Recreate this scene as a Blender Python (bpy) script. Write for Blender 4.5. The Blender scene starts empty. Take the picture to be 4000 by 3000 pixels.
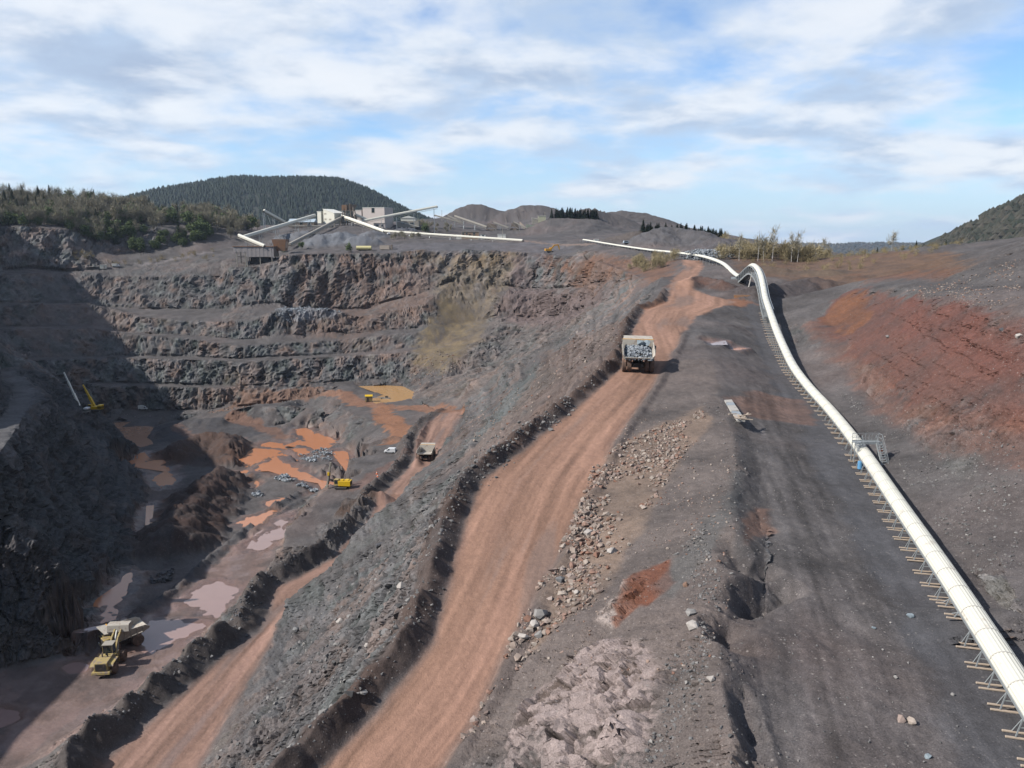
import bpy, bmesh, math, random
import numpy as np
from mathutils import Vector, Matrix, geometry
from mathutils.bvhtree import BVHTree
random.seed(7)
scene = bpy.context.scene
COL = scene.collection

# ---------------------------------------------------------------- camera
FPX = 3110.0                      # focal length in pixels of a 4000 px wide frame
PITCH = math.radians(10.0)
CAMZ = 25.0
cam_data = bpy.data.cameras.new('camera')
cam_data.sensor_width = 36.0
cam_data.lens = 36.0 * FPX / 4000.0
cam_data.clip_start = 0.5
cam_data.clip_end = 60000.0
cam = bpy.data.objects.new('camera', cam_data)
cam.location = (0, 0, CAMZ)
cam.rotation_euler = (math.pi / 2 - PITCH, 0, 0)
COL.objects.link(cam)
scene.camera = cam

# ---------------------------------------------------------------- light, sky, exposure
SUN_TRAVEL = Vector((1.0, 0.30, -0.86)).normalized()     # from the left, a little from behind the camera
sun_d = bpy.data.lights.new('sun', 'SUN')
sun_d.energy = 5.0
sun_d.angle = math.radians(0.6)
sun_d.color = (1.0, 0.95, 0.88)
sun = bpy.data.objects.new('sun', sun_d)
sun.rotation_euler = SUN_TRAVEL.to_track_quat('-Z', 'Y').to_euler()
COL.objects.link(sun)
SUN_ELEV = math.asin(-SUN_TRAVEL.z)
SUN_AZ = math.atan2(-SUN_TRAVEL.x, -SUN_TRAVEL.y)        # clockwise from +Y

world = bpy.data.worlds.new('World')
scene.world = world
world.use_nodes = True
wn, wl = world.node_tree.nodes, world.node_tree.links
wn.clear()

class NT:
    """small helper to write node graphs"""
    def __init__(s, tree): s.n, s.l = tree.nodes, tree.links
    def put(s, inp, v):
        if isinstance(v, bpy.types.NodeSocket): s.l.new(v, inp)
        elif v is not None: inp.default_value = v
    def node(s, kind, ins=None, **kw):
        n = s.n.new(kind)
        for k, v in kw.items(): setattr(n, k, v)
        for k, v in (ins or {}).items(): s.put(n.inputs[k], v)
        return n
    def math(s, op, a, b=None, c=None, clamp=False):
        n = s.n.new('ShaderNodeMath'); n.operation = op; n.use_clamp = clamp
        for i, v in enumerate((a, b, c)): s.put(n.inputs[i], v)
        return n.outputs[0]
    def mix(s, f, a, b, blend='MIX'):
        n = s.n.new('ShaderNodeMix'); n.data_type = 'RGBA'; n.blend_type = blend
        s.put(n.inputs[0], f); s.put(n.inputs[6], a); s.put(n.inputs[7], b)
        return n.outputs[2]
    def ramp(s, f, lo, hi, a=0.0, b=1.0, smooth=True):
        n = s.n.new('ShaderNodeMapRange'); n.interpolation_type = 'SMOOTHSTEP' if smooth else 'LINEAR'
        for i, v in enumerate((f, lo, hi, a, b)): s.put(n.inputs[i], v)
        return n.outputs[0]
    def noise(s, vec, scale, detail=4, rough=0.55, dist=0.0, dim='3D'):
        n = s.n.new('ShaderNodeTexNoise'); n.noise_dimensions = dim
        s.put(n.inputs['Vector'], vec)
        n.inputs['Scale'].default_value = scale; n.inputs['Detail'].default_value = detail
        n.inputs['Roughness'].default_value = rough; n.inputs['Distortion'].default_value = dist
        return n.outputs['Fac'], n.outputs['Color']

def rgba(c): return (c[0], c[1], c[2], 1.0)

k = NT(world.node_tree)
sky = k.node('ShaderNodeTexSky', sky_type='NISHITA', sun_disc=False)
sky.sun_elevation = SUN_ELEV; sky.sun_rotation = SUN_AZ
sky.altitude = 350; sky.air_density = 1.0; sky.dust_density = 0.6; sky.ozone_density = 1.6
tc = k.node('ShaderNodeTexCoord')
sep = k.node('ShaderNodeSeparateXYZ', {0: tc.outputs['Generated']})
zc = k.math('ADD', k.math('MAXIMUM', sep.outputs[2], 0.0), 0.20)
cx = k.math('DIVIDE', sep.outputs[0], zc); cy = k.math('DIVIDE', sep.outputs[1], zc)
cv = k.node('ShaderNodeCombineXYZ', {0: cx, 1: cy, 2: 0.0}).outputs[0]
f1, _ = k.noise(cv, 1.55, 9, 0.56, 0.15)
cv2 = k.node('ShaderNodeVectorMath', {0: cv, 1: (3.1, 1.7, 5.0)}, operation='ADD').outputs[0]
f2, _ = k.noise(cv2, 2.9, 7, 0.55, 0.2)
f3, _ = k.noise(cv2, 0.6, 3, 0.5, 0.0)
cover = k.math('ADD', k.math('MULTIPLY', f1, 0.7), k.math('MULTIPLY', f3, 0.45))
mask = k.ramp(cover, 0.47, 0.64)
# thin haze veil near the horizon
hz = k.ramp(sep.outputs[2], 0.0, 0.16, 0.72, 0.0)
shade = k.ramp(f2, 0.36, 0.62)
thick = k.ramp(cover, 0.56, 0.76)
c_thin = k.mix(shade, rgba((.30,.37,.47)), rgba((.45,.48,.52)))
c_thick = k.mix(shade, rgba((.235,.285,.37)), rgba((.50,.515,.535)))
ccol = k.mix(thick, c_thin, c_thick)
skyc = k.mix(1.0, sky.outputs[0], rgba((0.066, 0.080, 0.097)), 'MULTIPLY')
s1 = k.mix(hz, skyc, rgba((.30,.385,.48)))
s2 = k.mix(k.math('MULTIPLY', mask, 0.92), s1, ccol)
bg = k.node('ShaderNodeBackground', {'Color': s2, 'Strength': 1.0})
out = k.node('ShaderNodeOutputWorld', {'Surface': bg.outputs[0]})

scene.view_settings.view_transform = 'Standard'
scene.view_settings.look = 'None'
scene.view_settings.exposure = 0.9
scene.view_settings.gamma = 1.0
scene.render.engine = 'CYCLES'
scene.cycles.use_denoising = True
scene.cycles.denoiser = 'OPENIMAGEDENOISE'
scene.cycles.denoising_input_passes = 'RGB_ALBEDO_NORMAL'
scene.cycles.max_bounces = 5
scene.cycles.diffuse_bounces = 2
scene.cycles.glossy_bounces = 2
scene.cycles.transmission_bounces = 2
scene.cycles.volume_bounces = 0
scene.cycles.transparent_max_bounces = 6
scene.cycles.sample_clamp_indirect = 4.0
world.cycles.sampling_method = 'AUTOMATIC'

# ---------------------------------------------------------------- measuring the place
PC, PS = math.cos(PITCH), math.sin(PITCH)
GS = 4000.0 / 2212.0              # survey notes are in a 2212 px wide copy of the photograph
def ray(px, py):
    x = (px - 2000.0) / FPX; v = (1500.0 - py) / FPX
    return Vector((x, PC + v * PS, -PS + v * PC))
def gz(x, y, z):
    """world point at elevation z seen at survey position x,y"""
    d = ray(x * GS, y * GS)
    return Vector((0, 0, CAMZ)) + d * ((z - CAMZ) / d.z)
def gd(x, y, t):
    """world point at distance t"""
    return Vector((0, 0, CAMZ)) + ray(x * GS, y * GS) * t
def W(x, y, z): return Vector((x, y, z))
def view_px(P):
    d = P[:, 1] * PC - (P[:, 2] - CAMZ) * PS
    u = P[:, 1] * PS + (P[:, 2] - CAMZ) * PC
    d = np.maximum(d, 1.0)
    return P[:, 0] / d, u / d, d

# ---------------------------------------------------------------- numpy noise
rng = np.random.default_rng(11)
PERM = np.concatenate([rng.permutation(256)] * 3).astype(np.int32)
GRAD = rng.normal(size=(256, 3)); GRAD /= np.linalg.norm(GRAD, axis=1)[:, None]
RND = rng.random((256, 4))
def _h(i, j, kk): return PERM[PERM[PERM[i & 255] + (j & 255)] + (kk & 255)]
GRAD = GRAD.astype(np.float32)
def perlin(P):
    P = np.asarray(P, np.float32); I = np.floor(P).astype(np.int32); F = P - I.astype(np.float32)
    U = F * F * F * (F * (F * 6 - 15) + 10)
    r = 0
    for a in (0, 1):
        wa = U[:, 0] if a else 1 - U[:, 0]
        for b in (0, 1):
            wb = U[:, 1] if b else 1 - U[:, 1]
            for c in (0, 1):
                wc = U[:, 2] if c else 1 - U[:, 2]
                G = GRAD[_h(I[:, 0] + a, I[:, 1] + b, I[:, 2] + c)]
                dt = G[:, 0] * (F[:, 0] - a) + G[:, 1] * (F[:, 1] - b) + G[:, 2] * (F[:, 2] - c)
                r = r + wa * wb * wc * dt
    return r * 1.6
def fbm(P, octv=4, gain=0.5, lac=2.03):
    r = 0; a = 1.0; q = P
    for o in range(octv):
        r = r + a * perlin(q + 17.3 * o); a *= gain; q = q * lac
    return r
def ridged(P, octv=4, gain=0.55):
    r = 0; a = 1.0; q = P; n = 0
    for o in range(octv):
        r = r + a * (1 - 2 * np.abs(perlin(q + 31.7 * o))); n += a; a *= gain; q = q * 2.1
    return r / n
def worley(P):
    """random value of the nearest cell, F2-F1 and a tilted facet inside the cell"""
    I = np.floor(P).astype(np.int32); F = P - I
    # look only at the 8 nearest cells
    o = np.where(F < 0.5, -1, 0)
    best = np.full(len(P), 9.0); sec = np.full(len(P), 9.0); val = np.zeros(len(P)); tip = np.zeros(len(P))
    for a in (0, 1):
        for b in (0, 1):
            for c in (0, 1):
                dx, dy, dz = o[:, 0] + a, o[:, 1] + b, o[:, 2] + c
                R = RND[_h(I[:, 0] + dx, I[:, 1] + dy, I[:, 2] + dz)]
                ox, oy, oz = dx + .15 + .7 * R[:, 0] - F[:, 0], dy + .15 + .7 * R[:, 1] - F[:, 1], dz + .15 + .7 * R[:, 2] - F[:, 2]
                d = ox * ox + oy * oy + oz * oz
                m = d < best
                tip = np.where(m, (R[:, 1] - .5) * ox + (R[:, 2] - .5) * oy + (R[:, 0] - .5) * oz * 1.6, tip)
                sec = np.where(m, best, np.minimum(sec, d))
                val = np.where(m, R[:, 3], val)
                best = np.where(m, d, best)
    return val, np.sqrt(sec) - np.sqrt(best), tip
def sstep(a, b, x):
    t = np.clip((x - a) / (b - a), 0, 1); return t * t * (3 - 2 * t)
def poly_line(xy, pts, closed=False):
    """distance to a polyline in plan, arc length and signed side"""
    pts = np.asarray([(p[0], p[1]) for p in pts], float)
    if closed: pts = np.vstack([pts, pts[:1]])
    best = np.full(len(xy), 1e9); s = np.zeros(len(xy)); side = np.zeros(len(xy)); acc = 0.0
    for a, b in zip(pts[:-1], pts[1:]):
        d = b - a; L = math.hypot(*d)
        if L < 1e-6: continue
        q = xy - a
        t = np.clip((q @ d) / (L * L), 0, 1)
        e = q - t[:, None] * d
        dd = np.hypot(e[:, 0], e[:, 1])
        m = dd < best
        best = np.where(m, dd, best); s = np.where(m, acc + t * L, s)
        side = np.where(m, np.sign(d[0] * q[:, 1] - d[1] * q[:, 0]), side)
        acc += L
    return best, s, side
def in_poly(xy, pts):
    p = np.asarray([(q[0], q[1]) for q in pts], float); r = np.zeros(len(xy), bool)
    j = len(p) - 1
    for i in range(len(p)):
        c = ((p[i, 1] > xy[:, 1]) != (p[j, 1] > xy[:, 1]))
        with np.errstate(divide='ignore', invalid='ignore'):
            xi = (p[j, 0] - p[i, 0]) * (xy[:, 1] - p[i, 1]) / (p[j, 1] - p[i, 1]) + p[i, 0]
        r ^= c & (xy[:, 0] < xi); j = i
    return r
def poly_mask(xy, pts, feather):
    """soft 0..1 membership of a plan polygon, feather in metres"""
    p = np.asarray([(q[0], q[1]) for q in pts], float)
    lo, hi = p.min(0) - feather, p.max(0) + feather
    m = ((xy >= lo) & (xy <= hi)).all(1); r = np.zeros(len(xy))
    if not m.any(): return r
    q = xy[m]; d, _, _ = poly_line(q, p, True); ins = in_poly(q, p)
    r[m] = sstep(-feather, feather, np.where(ins, d, -d)); return r
# ---------------------------------------------------------------- terrain: survey lines
LINES = []
def line(*p): LINES.append([Vector(q) for q in p]); return LINES[-1]
def lz(*p): return line(*[gz(*q) for q in p])
def ld(*p): return line(*[gd(*q) for q in p])

# main haul road, both edges (near end first)
ROADL = [W(-22, 26, -12), W(-17, 36, -10.6)] + [gz(*q) for q in ((700,1659,-9),(830,1530,-7.6),(935,1390,-5.9),(972,1270,-4.4),(1008,1130,-2.8),(1045,1040,-1.5),(1150,958,-.2),(1275,858,2),(1352,785,3.9),(1374,698,7.6),(1395,669,8.7),(1442,653,9.9),(1449,631,11.6),(1450,606,13.5),(1482,577,16.3),(1471,561,18.2))]
ROADR = [W(-10, 26, -12), W(-7.5, 36, -10.6)] + [gz(*q) for q in ((955,1659,-9),(1035,1530,-7.6),(1100,1390,-5.9),(1168,1270,-4.4),(1235,1130,-2.8),(1280,1040,-1.5),(1322,958,-.2),(1392,858,2),(1440,785,3.9),(1470,725,6.2),(1503,685,8.0),(1552,665,9.2))]
ROADJ = [gz(*q) for q in ((1588,651,10),(1530,637,11),(1494,625,11.9),(1494,610,13.2),(1520,577,16.3),(1514,563,18))]
line(*ROADL); line(*(ROADR + ROADJ))
ROADC = [(a + b) / 2 for a, b in zip(ROADL[:11], ROADR[:11])]
# outer brow of the pit wall, left of the main road
BROW = [p + Vector((-3.2, 1.2, 0.2)) for p in ROADL[:10]]
BROW += [gz(*q) for q in ((1352,690,7.9),(1372,660,9.2),(1410,640,10.4),(1418,620,12.2),(1428,598,14.2))]
line(*BROW)
# lower ramp (road two): right and left edge
R2R = [W(-27, 62, -38.5), W(-33, 78, -39.5)] + [gz(*q) for q in ((430,1659,-40),(500,1530,-40.6),(570,1410,-41.4),(612,1330,-42))] + [W(-36.5,150,-42.8), W(-29,166,-43.5), W(-26.5,195,-45.3), W(-27.5,225,-47.3)] + [gz(*q) for q in ((932,1008,-48.6),(962,950,-48),(985,915,-47),(998,888,-46))]
R2L = [W(-41, 62, -38.5), W(-46, 78, -39.5)] + [gz(*q) for q in ((215,1659,-40),(330,1560,-40.6),(450,1450,-41.4),(560,1365,-42))] + [W(-46.5,150,-42.8), W(-39.5,166,-43.5), W(-37,195,-45.3), W(-38,225,-47.3)] + [gz(*q) for q in ((898,1000,-49),(903,955,-48.6),(925,915,-47.6),(950,893,-47))]
line(*R2R); line(*R2L)
# left shoulder of road two and the drop to the mud floor behind its berm
R2B = [p + Vector((-5.5, 1.5, 0.0)) for p in R2L[:10]]
line(*R2B)
line(W(-62,62,-58),W(-66,85,-59), gz(20,1659,-60), gz(210,1550,-60), gz(330,1470,-60), gz(450,1365,-60), gz(560,1262,-60), gz(612,1185,-60.2))
# nose of the right hand slope that hides road two
lz((616,1306,-38.2),(640,1277,-37),(672,1250,-36),(709,1226,-34),(735,1190,-32),(765,1160,-30),(800,1122,-29),(838,1092,-30),(860,1085,-33),(882,1052,-34.5),(902,1025,-37),(930,1000,-42))
lz((640,1400,-37),(575,1500,-36.2),(480,1640,-35.6))
lz((945,985,-45.5),(1010,880,-43.5))
# middle of the slope below the main road
lz((905,1330,-13),(780,1330,-22),(700,1420,-25)); lz((1000,1020,-13),(900,1110,-20.5))
lz((905,1260,-10.5),(960,1110,-8),(1080,985,-5),(1200,895,-2.5)); 
lz((1170,860,-12),(1090,900,-22),(1010,960,-33)); lz((1300,760,-4),(1200,790,-14),(1110,830,-26),(1050,850,-37))
lz((1330,690,2),(1250,710,-8),(1190,740,-18),(1120,790,-29))
# drill bench
DRILL = [gz(*q) for q in ((768,974,-51),(728,1007,-52),(709,1057,-52.4),(668,1084,-52.8),(622,1136,-53.5),(608,1180,-54))]
line(*DRILL); 
lz((800,1030,-51),(745,1085,-52.6),(690,1150,-53.5)); lz((893,985,-49.4),(835,985,-50.2),(800,985,-50.6))
lz((835,1085,-49.6),(760,1120,-51.8),(700,1175,-53)); 
lz((768,966,-57),(722,1003,-61),(700,1060,-63),(655,1092,-63),(604,1140,-61),(590,1188,-60.6))
# mud ramp and puddle floor
lz((600,1110,-63.5),(520,1190,-61.8),(400,1300,-60.6),(310,1375,-60))
lz((655,1075,-65.5),(590,1070,-66),(520,1130,-65),(430,1230,-62.5),(330,1270,-61.2))
lz((755,985,-65),(690,985,-67),(600,1000,-67.6),(520,1030,-67.4),(460,1060,-67),(400,1160,-65))
lz((690,930,-67.6),(560,960,-68.6),(480,975,-69),(360,1010,-69),(345,1080,-66.5),(300,1230,-62.5))
lz((430,925,-68.5),(480,905,-67),(540,915,-67.5),(640,932,-68))
# toe and face under the upper road
lz((545,915,-67.5),(590,925,-67.6),(660,905,-67.8),(695,915,-67.6),(680,945,-67.2),(740,945,-64),(765,968,-60),(835,955,-53.5))
lz((500,885,-62),(550,877,-60.4),(640,876,-59.2),(690,880,-59),(735,882,-58.4),(790,905,-55),(850,925,-52.5),(850,940,-52.4),(880,950,-50.5))
lz((735,866,-58),(800,864,-57.5),(880,862,-55.5),(940,885,-50),(905,910,-51),(870,935,-51.5))
# upper pond basin
POND2 = [gz(*q, -56.6) for q in ((775,834),(835,832),(870,834),(905,852),(890,862),(850,868),(815,872),(800,862),(830,852),(800,843))]
line(*POND2, POND2[0])
lz((690,848,-60),(640,855,-62),(560,866,-64.5),(470,880,-67),(400,890,-68.5))
# crane shelf above the lower pond
POND1 = [gz(*q, -71.5) for q in ((233,912),(300,911),(355,911),(330,922),(318,940),(330,958),(300,966),(275,966),(258,945))]
line(*POND1, POND1[0])
lz((205,900,-68),(260,897,-67.8),(350,897,-67.8),(440,893,-68)); lz((215,906,-71.4),(240,910,-71.5),(360,909,-71.5),(430,905,-69.5))
# far wall: rim, then toe and brow of each bench
ld((-70,640,468),(0,600,505),(60,590,530),(125,592,545),(195,589,552),(250,598,555),(300,597,556),(425,597,556),(475,594,556),(505,578,556),(560,575,553),(600,567,552),(620,551,553),(700,547,557),(780,547,560),(830,548,563),(900,543,564),(1000,540,562),(1100,543,556),(1180,548,542),(1250,558,505),(1300,570,450),(1345,585,380),(1390,603,300))
ld((-70,700,455),(0,655,488),(90,655,515),(175,656,530),(230,665,535),(300,668,536),(400,668,537),(480,668,536),(540,660,532),(600,655,538),(640,670,540),(720,668,545),(790,668,543),(850,650,541),(900,640,540))
ld((-70,709,438),(0,661,470),(90,658,492),(175,655,508),(235,665,515),(300,683,508),(400,693,505),(480,695,503),(560,693,504),(620,683,508),(700,683,512),(790,683,514),(860,669,518),(920,657,518))
ld((-70,760,425),(0,706,460),(100,705,480),(200,703,497),(260,716,502),(330,722,500),(430,725,498),(520,735,494),(600,728,500),(660,728,504),(740,723,506),(820,715,508),(900,710,508))
ld((-70,766,412),(0,711,448),(100,710,468),(200,709,484),(260,718,490),(330,726,488),(430,734,485),(520,748,480),(600,741,486),(680,738,490),(760,732,494),(830,724,496),(910,718,496))
ld((0,775,432),(110,772,452),(200,769,470),(270,768,480),(350,770,482),(430,771,482),(520,775,478),(620,770,482),(720,766,486),(800,760,488),(880,752,488),(940,750,484))
ld((0,781,422),(110,777,442),(200,774,460),(270,773,468),(350,775,470),(430,776,470),(520,782,466),(620,775,470),(720,771,475),(800,766,478),(880,760,478),(930,761,474))
ld((60,835,425),(140,828,440),(220,827,456),(320,828,464),(430,832,465),(520,834,463),(620,828,466),(720,825,468),(800,822,469),(870,818,467))
ld((60,844,415),(140,834,432),(220,832,447),(320,834,455),(430,837,456),(520,839,454),(620,834,456),(700,834,457),(740,834,458))
ld((130,878,425),(200,884,440),(280,885,453),(375,886,455),(450,885,452),(550,876,451),(620,868,451),(680,856,452))
# right part of the far wall: slump, then two benches with steep faces
ld((900,600,552),(980,608,550),(1060,616,542),(1110,622,536))
ld((930,700,505),(990,700,512),(1030,694,518)); ld((930,770,470),(975,770,466))
ld((1110,626,533),(1155,624,530),(1210,624,505),(1267,620,470),(1312,610,425),(1360,608,345))
ld((1090,640,522),(1155,634,514),(1210,633,490),(1267,628,456),(1312,618,412),(1362,616,330))
ld((1040,690,520),(1076,684,520),(1140,688,505),(1211,685,478),(1270,668,432),(1330,650,352),(1365,638,275))
ld((1030,704,506),(1076,695,502),(1140,699,487),(1211,695,457),(1270,677,412),(1330,658,330),(1366,646,255))
ld((1000,806,455),(1060,797,453),(1120,781,435),(1190,745,400),(1250,716,360),(1310,690,300))
ld((905,850,432),(925,828,440),(965,815,446),(1000,808,452)); lz((905,876,-54.5),(945,884,-50.5),(998,884,-46.5))
ld((1010,850,370),(1040,820,380),(1090,800,350),(1150,770,310))
# near left wall: toe, shelf road, brow, and the hillside beyond the frame
lz((0,1357,-60),(100,1345,-60.2),(175,1330,-60.6),(240,1305,-61.2),(285,1240,-62),(300,1150,-64),(318,1060,-66.5),(300,985,-69.5),(262,945,-71.4),(232,908,-71.5),(212,898,-69),(190,884,-66))
line(W(-112,140,-59), W(-108,95,-57), W(-102,40,-50), W(-98,-10,-45))
SHELF = [gd(*q) for q in ((35,800,315),(70,835,285),(76,860,262),(55,895,240),(20,945,205),(-10,985,188),(-60,1060,165))]
line(*SHELF); line(*[p + Vector((-7.5, -1, 0.2)) for p in SHELF])
ld((35,793,320),(120,825,335),(170,860,372),(205,890,412)); ld((95,862,265),(140,900,300),(190,950,318),(225,1050,275),(245,1150,240))
ld((-40,1050,183),(0,1045,185),(60,1060,203),(130,1000,245)); ld((-40,1125,180),(0,1120,180),(60,1130,195),(110,1120,208),(170,1090,238))
ld((-40,1205,178),(0,1200,178),(60,1205,186),(130,1200,196),(190,1190,212)); ld((-40,1285,177),(0,1280,177),(90,1275,182),(150,1270,190))
line(W(-140,60,-12), W(-148,120,-6), W(-160,170,2), W(-182,230,5), W(-216,290,6), W(-250,345,4), W(-285,400,0), W(-318,445,0), W(-330,480,4))
line(W(-170,0,8), W(-178,60,9), W(-190,130,14), W(-208,180,32), W(-240,240,52), W(-275,300,54), W(-312,360,51), W(-345,430,60), W(-368,480,71), W(-392,530,80))
line(W(-320,0,12), W(-340,200,50), W(-420,400,70), W(-470,560,92), W(-470,700,74))
# wooded hill behind the left rim
ld((0,585,540),(70,580,548),(140,588,560),(215,583,566),(260,578,572),(310,570,582),(370,558,592),(440,545,600),(500,555,585))
ld((-40,500,548),(0,491,558),(90,491,566),(140,496,572),(165,520,575),(200,540,582),(260,548,592),(330,540,602),(430,520,616),(470,505,632),(530,500,650))
ld((0,468,600),(120,470,606),(240,480,612),(350,488,620),(450,490,640))
ld((-60,436,640),(0,437,650),(150,441,655),(300,457,665),(400,466,675),(470,472,685),(545,497,695))
line(W(-470,760,55), W(-380,800,50), W(-280,820,42), W(-200,800,40))
# plateau behind the rim: works yard, roads, tips
ld((480,560,575),(560,545,592),(640,536,588),(740,536,585),(820,536,585),(920,532,585),(1020,529,590),(1120,530,585),(1200,532,570))
ld((560,520,640),(600,505,668),(660,498,672),(740,488,672),(800,490,676),(850,497,690)); ld((555,500,720),(650,488,730),(740,484,730),(850,486,745),(950,492,760))
ld((830,514,640),(900,516,635),(1000,519,630),(1100,521,625),(1180,520,612),(1255,524,570),(1330,534,500),(1400,545,430),(1500,556,356))
ld((870,500,735),(950,508,740),(1000,512,742),(1100,513,745),(1180,508,745),(1260,506,730),(1330,508,700),(1400,515,660))
ld((870,480,800),(950,489,800),(1050,493,800),(1130,492,800),(1170,478,800),(1190,471,800),(1290,474,800),(1330,490,795),(1380,502,780))
ld((860,478,900),(1000,485,900),(1100,484,900),(1190,470,900),(1290,474,880)); 
ld((1000,466,1000),(1040,464,1000),(1060,470,1000),(1110,470,1000),(1150,465,1000),(1190,466,1000),(1330,478,1000),(1400,482,1000),(1460,486,1000))
ld((1250,540,520),(1330,548,455),(1400,556,390),(1452,560,360)); ld((1345,570,420),(1400,580,345),(1440,590,300))
# ground right of the road top and around the conveyor
GRAVEL = [gd(*q) for q in ((1380,522,540),(1430,500,520),(1460,488,505),(1510,488,500),(1545,505,490),(1580,520,470))]
ld((1370,528,560),(1450,535,440),(1560,545,400),(1640,555,380)); 
ld((1360,511,620),(1480,517,620),(1600,542,560),(1750,562,560),(1900,564,560),(2060,564,560))
ld((1540,563,325),(1570,580,270),(1590,600,255),(1600,615,245),(1580,640,222)); 
ld((1580,556,330),(1640,560,318),(1740,562,320),(1850,556,350),(1950,553,370),(2050,552,370))
ld((1600,575,280),(1640,590,275),(1700,600,265),(1800,598,250),(1900,592,245),(2000,588,235),(2070,585,225))
lz((1660,640,9.6),(1700,640,10),(1760,640,10.4),(1800,632,11)); 
# windrow slope right of the main road
CREST = [W(15, 20, .8), W(12, 33, .9)] + [gz(*q) for q in ((1612,1659,1),(1575,1560,1.2),(1555,1440,1.3),(1540,1330,1.5),(1570,1300,1.4),(1586,1230,1.5),(1590,1150,1.6),(1575,1085,1.7),(1592,1010,1.8),(1583,935,2.2),(1555,865,3.0),(1538,776,4.8),(1512,716,7.2))]
line(*CREST)
line(*[p + Vector((2.6, 0.3, -1.2)) for p in CREST[2:12]])
# conveyor strip
CONV = [W(22.5, 16, 0), W(24.5, 27, 0)] + [gz(*q) for q in ((2212,1575,0),(2110,1395,0),(1960,1180,0),(1835,1012,0),(1760,890,.8),(1705,800,2.2),(1672,730,4.6),(1652,690,7),(1640,652,9.8))]
line(*[p + Vector((-3.5, 0, 0)) for p in CONV]); line(*[p + Vector((3.5, 0, 0)) for p in CONV])
lz((1650,1300,.2),(1660,1100,.3),(1650,950,1.0),(1620,850,2.6),(1590,760,4.6),(1570,700,7.4))
# right bank
line(W(40,10,3.5), W(42,30,4), W(46,48,4.5)); lz((2212,1330,1.2),(2130,1150,1.2),(1990,960,2.2),(1880,860,2.6),(1800,770,4.4),(1758,715,7.0),(1750,690,8.4))
lz((2212,965,5.4),(2100,915,5.8),(1960,845,5.2),(1880,790,5.4),(1830,735,6.6),(1792,695,8.2),(1775,672,9.4))
lz((2240,725,14.8),(2150,682,15.8),(2100,656,16.4),(2040,638,16.6),(1960,620,16.4),(1890,621,15.6),(1838,629,14.0),(1800,650,11))
lz((2270,640,18.6),(2170,625,18.0),(2080,614,17.8),(1990,604,17.6),(1900,604,16.6),(1845,608,15.2))
ld((2240,520,150),(2212,528,165),(2160,548,190),(2100,570,215),(2060,585,230)); ld((2300,500,200),(2240,505,260),(2150,525,300),(2080,545,330))
line(W(150,60,30),W(160,130,40),W(190,240,28),W(260,380,12),W(400,600,-12)); line(W(75,20,9),W(85,60,12),W(100,100,20))
# outer margin
line(W(-760,-60,20), W(-760,400,60), W(-760,900,60)); line(W(320,-60,45), W(420,300,10), W(600,800,-40)); line(W(-600,-80,40), W(-60,-80,-30), W(0,-80,-6), W(60,-80,2), W(320,-80,45))
line(W(-760,1150,10), W(-300,1180,14), W(60,1180,4), W(300,1150,-30), W(560,1100,-45)); line(W(-20,0,-14),W(-8,0,-14)); line(W(12,0,.5),W(24,0,0))

def densify(P, d):
    o = []
    for a, b in zip(P[:-1], P[1:]):
        n = max(1, int(math.ceil((b - a).length / d)))
        for i in range(n): o.append(a.lerp(b, i / n))
    o.append(P[-1]); return o
def build_tin():
    co, zz, ed = [], [], []
    for P in LINES:
        if len(P) < 2: continue
        far = np.mean([p.y for p in P])
        Q = densify(P, 6 if far < 160 else 14 if far < 500 else 30); i0 = len(co)
        for q in Q: co.append(Vector((q.x, q.y))); zz.append(q.z)
        ed += [(i0 + i, i0 + i + 1) for i in range(len(Q) - 1)]
    r = geometry.delaunay_2d_cdt(co, ed, [], 0, 0.05, True)
    V = np.zeros((len(r[0]), 3)); src = np.array([(c.x, c.y) for c in co]); zz = np.array(zz)
    for i, v in enumerate(r[0]):
        if r[3][i]: z = np.mean([zz[j] for j in r[3][i]])
        else:
            d = np.hypot(src[:, 0] - v.x, src[:, 1] - v.y); j = np.argsort(d)[:3]
            z = np.average(zz[j], weights=1 / (d[j] + .1))
        V[i] = (v.x, v.y, z)
    T = np.array([f for f in r[2] if len(f) == 3], int)
    A, B, C = V[T[:, 0]], V[T[:, 1]], V[T[:, 2]]
    ar = (B[:, 0] - A[:, 0]) * (C[:, 1] - A[:, 1]) - (B[:, 1] - A[:, 1]) * (C[:, 0] - A[:, 0])
    T[ar < 0] = T[ar < 0][:, ::-1]
    return V, T
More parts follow.
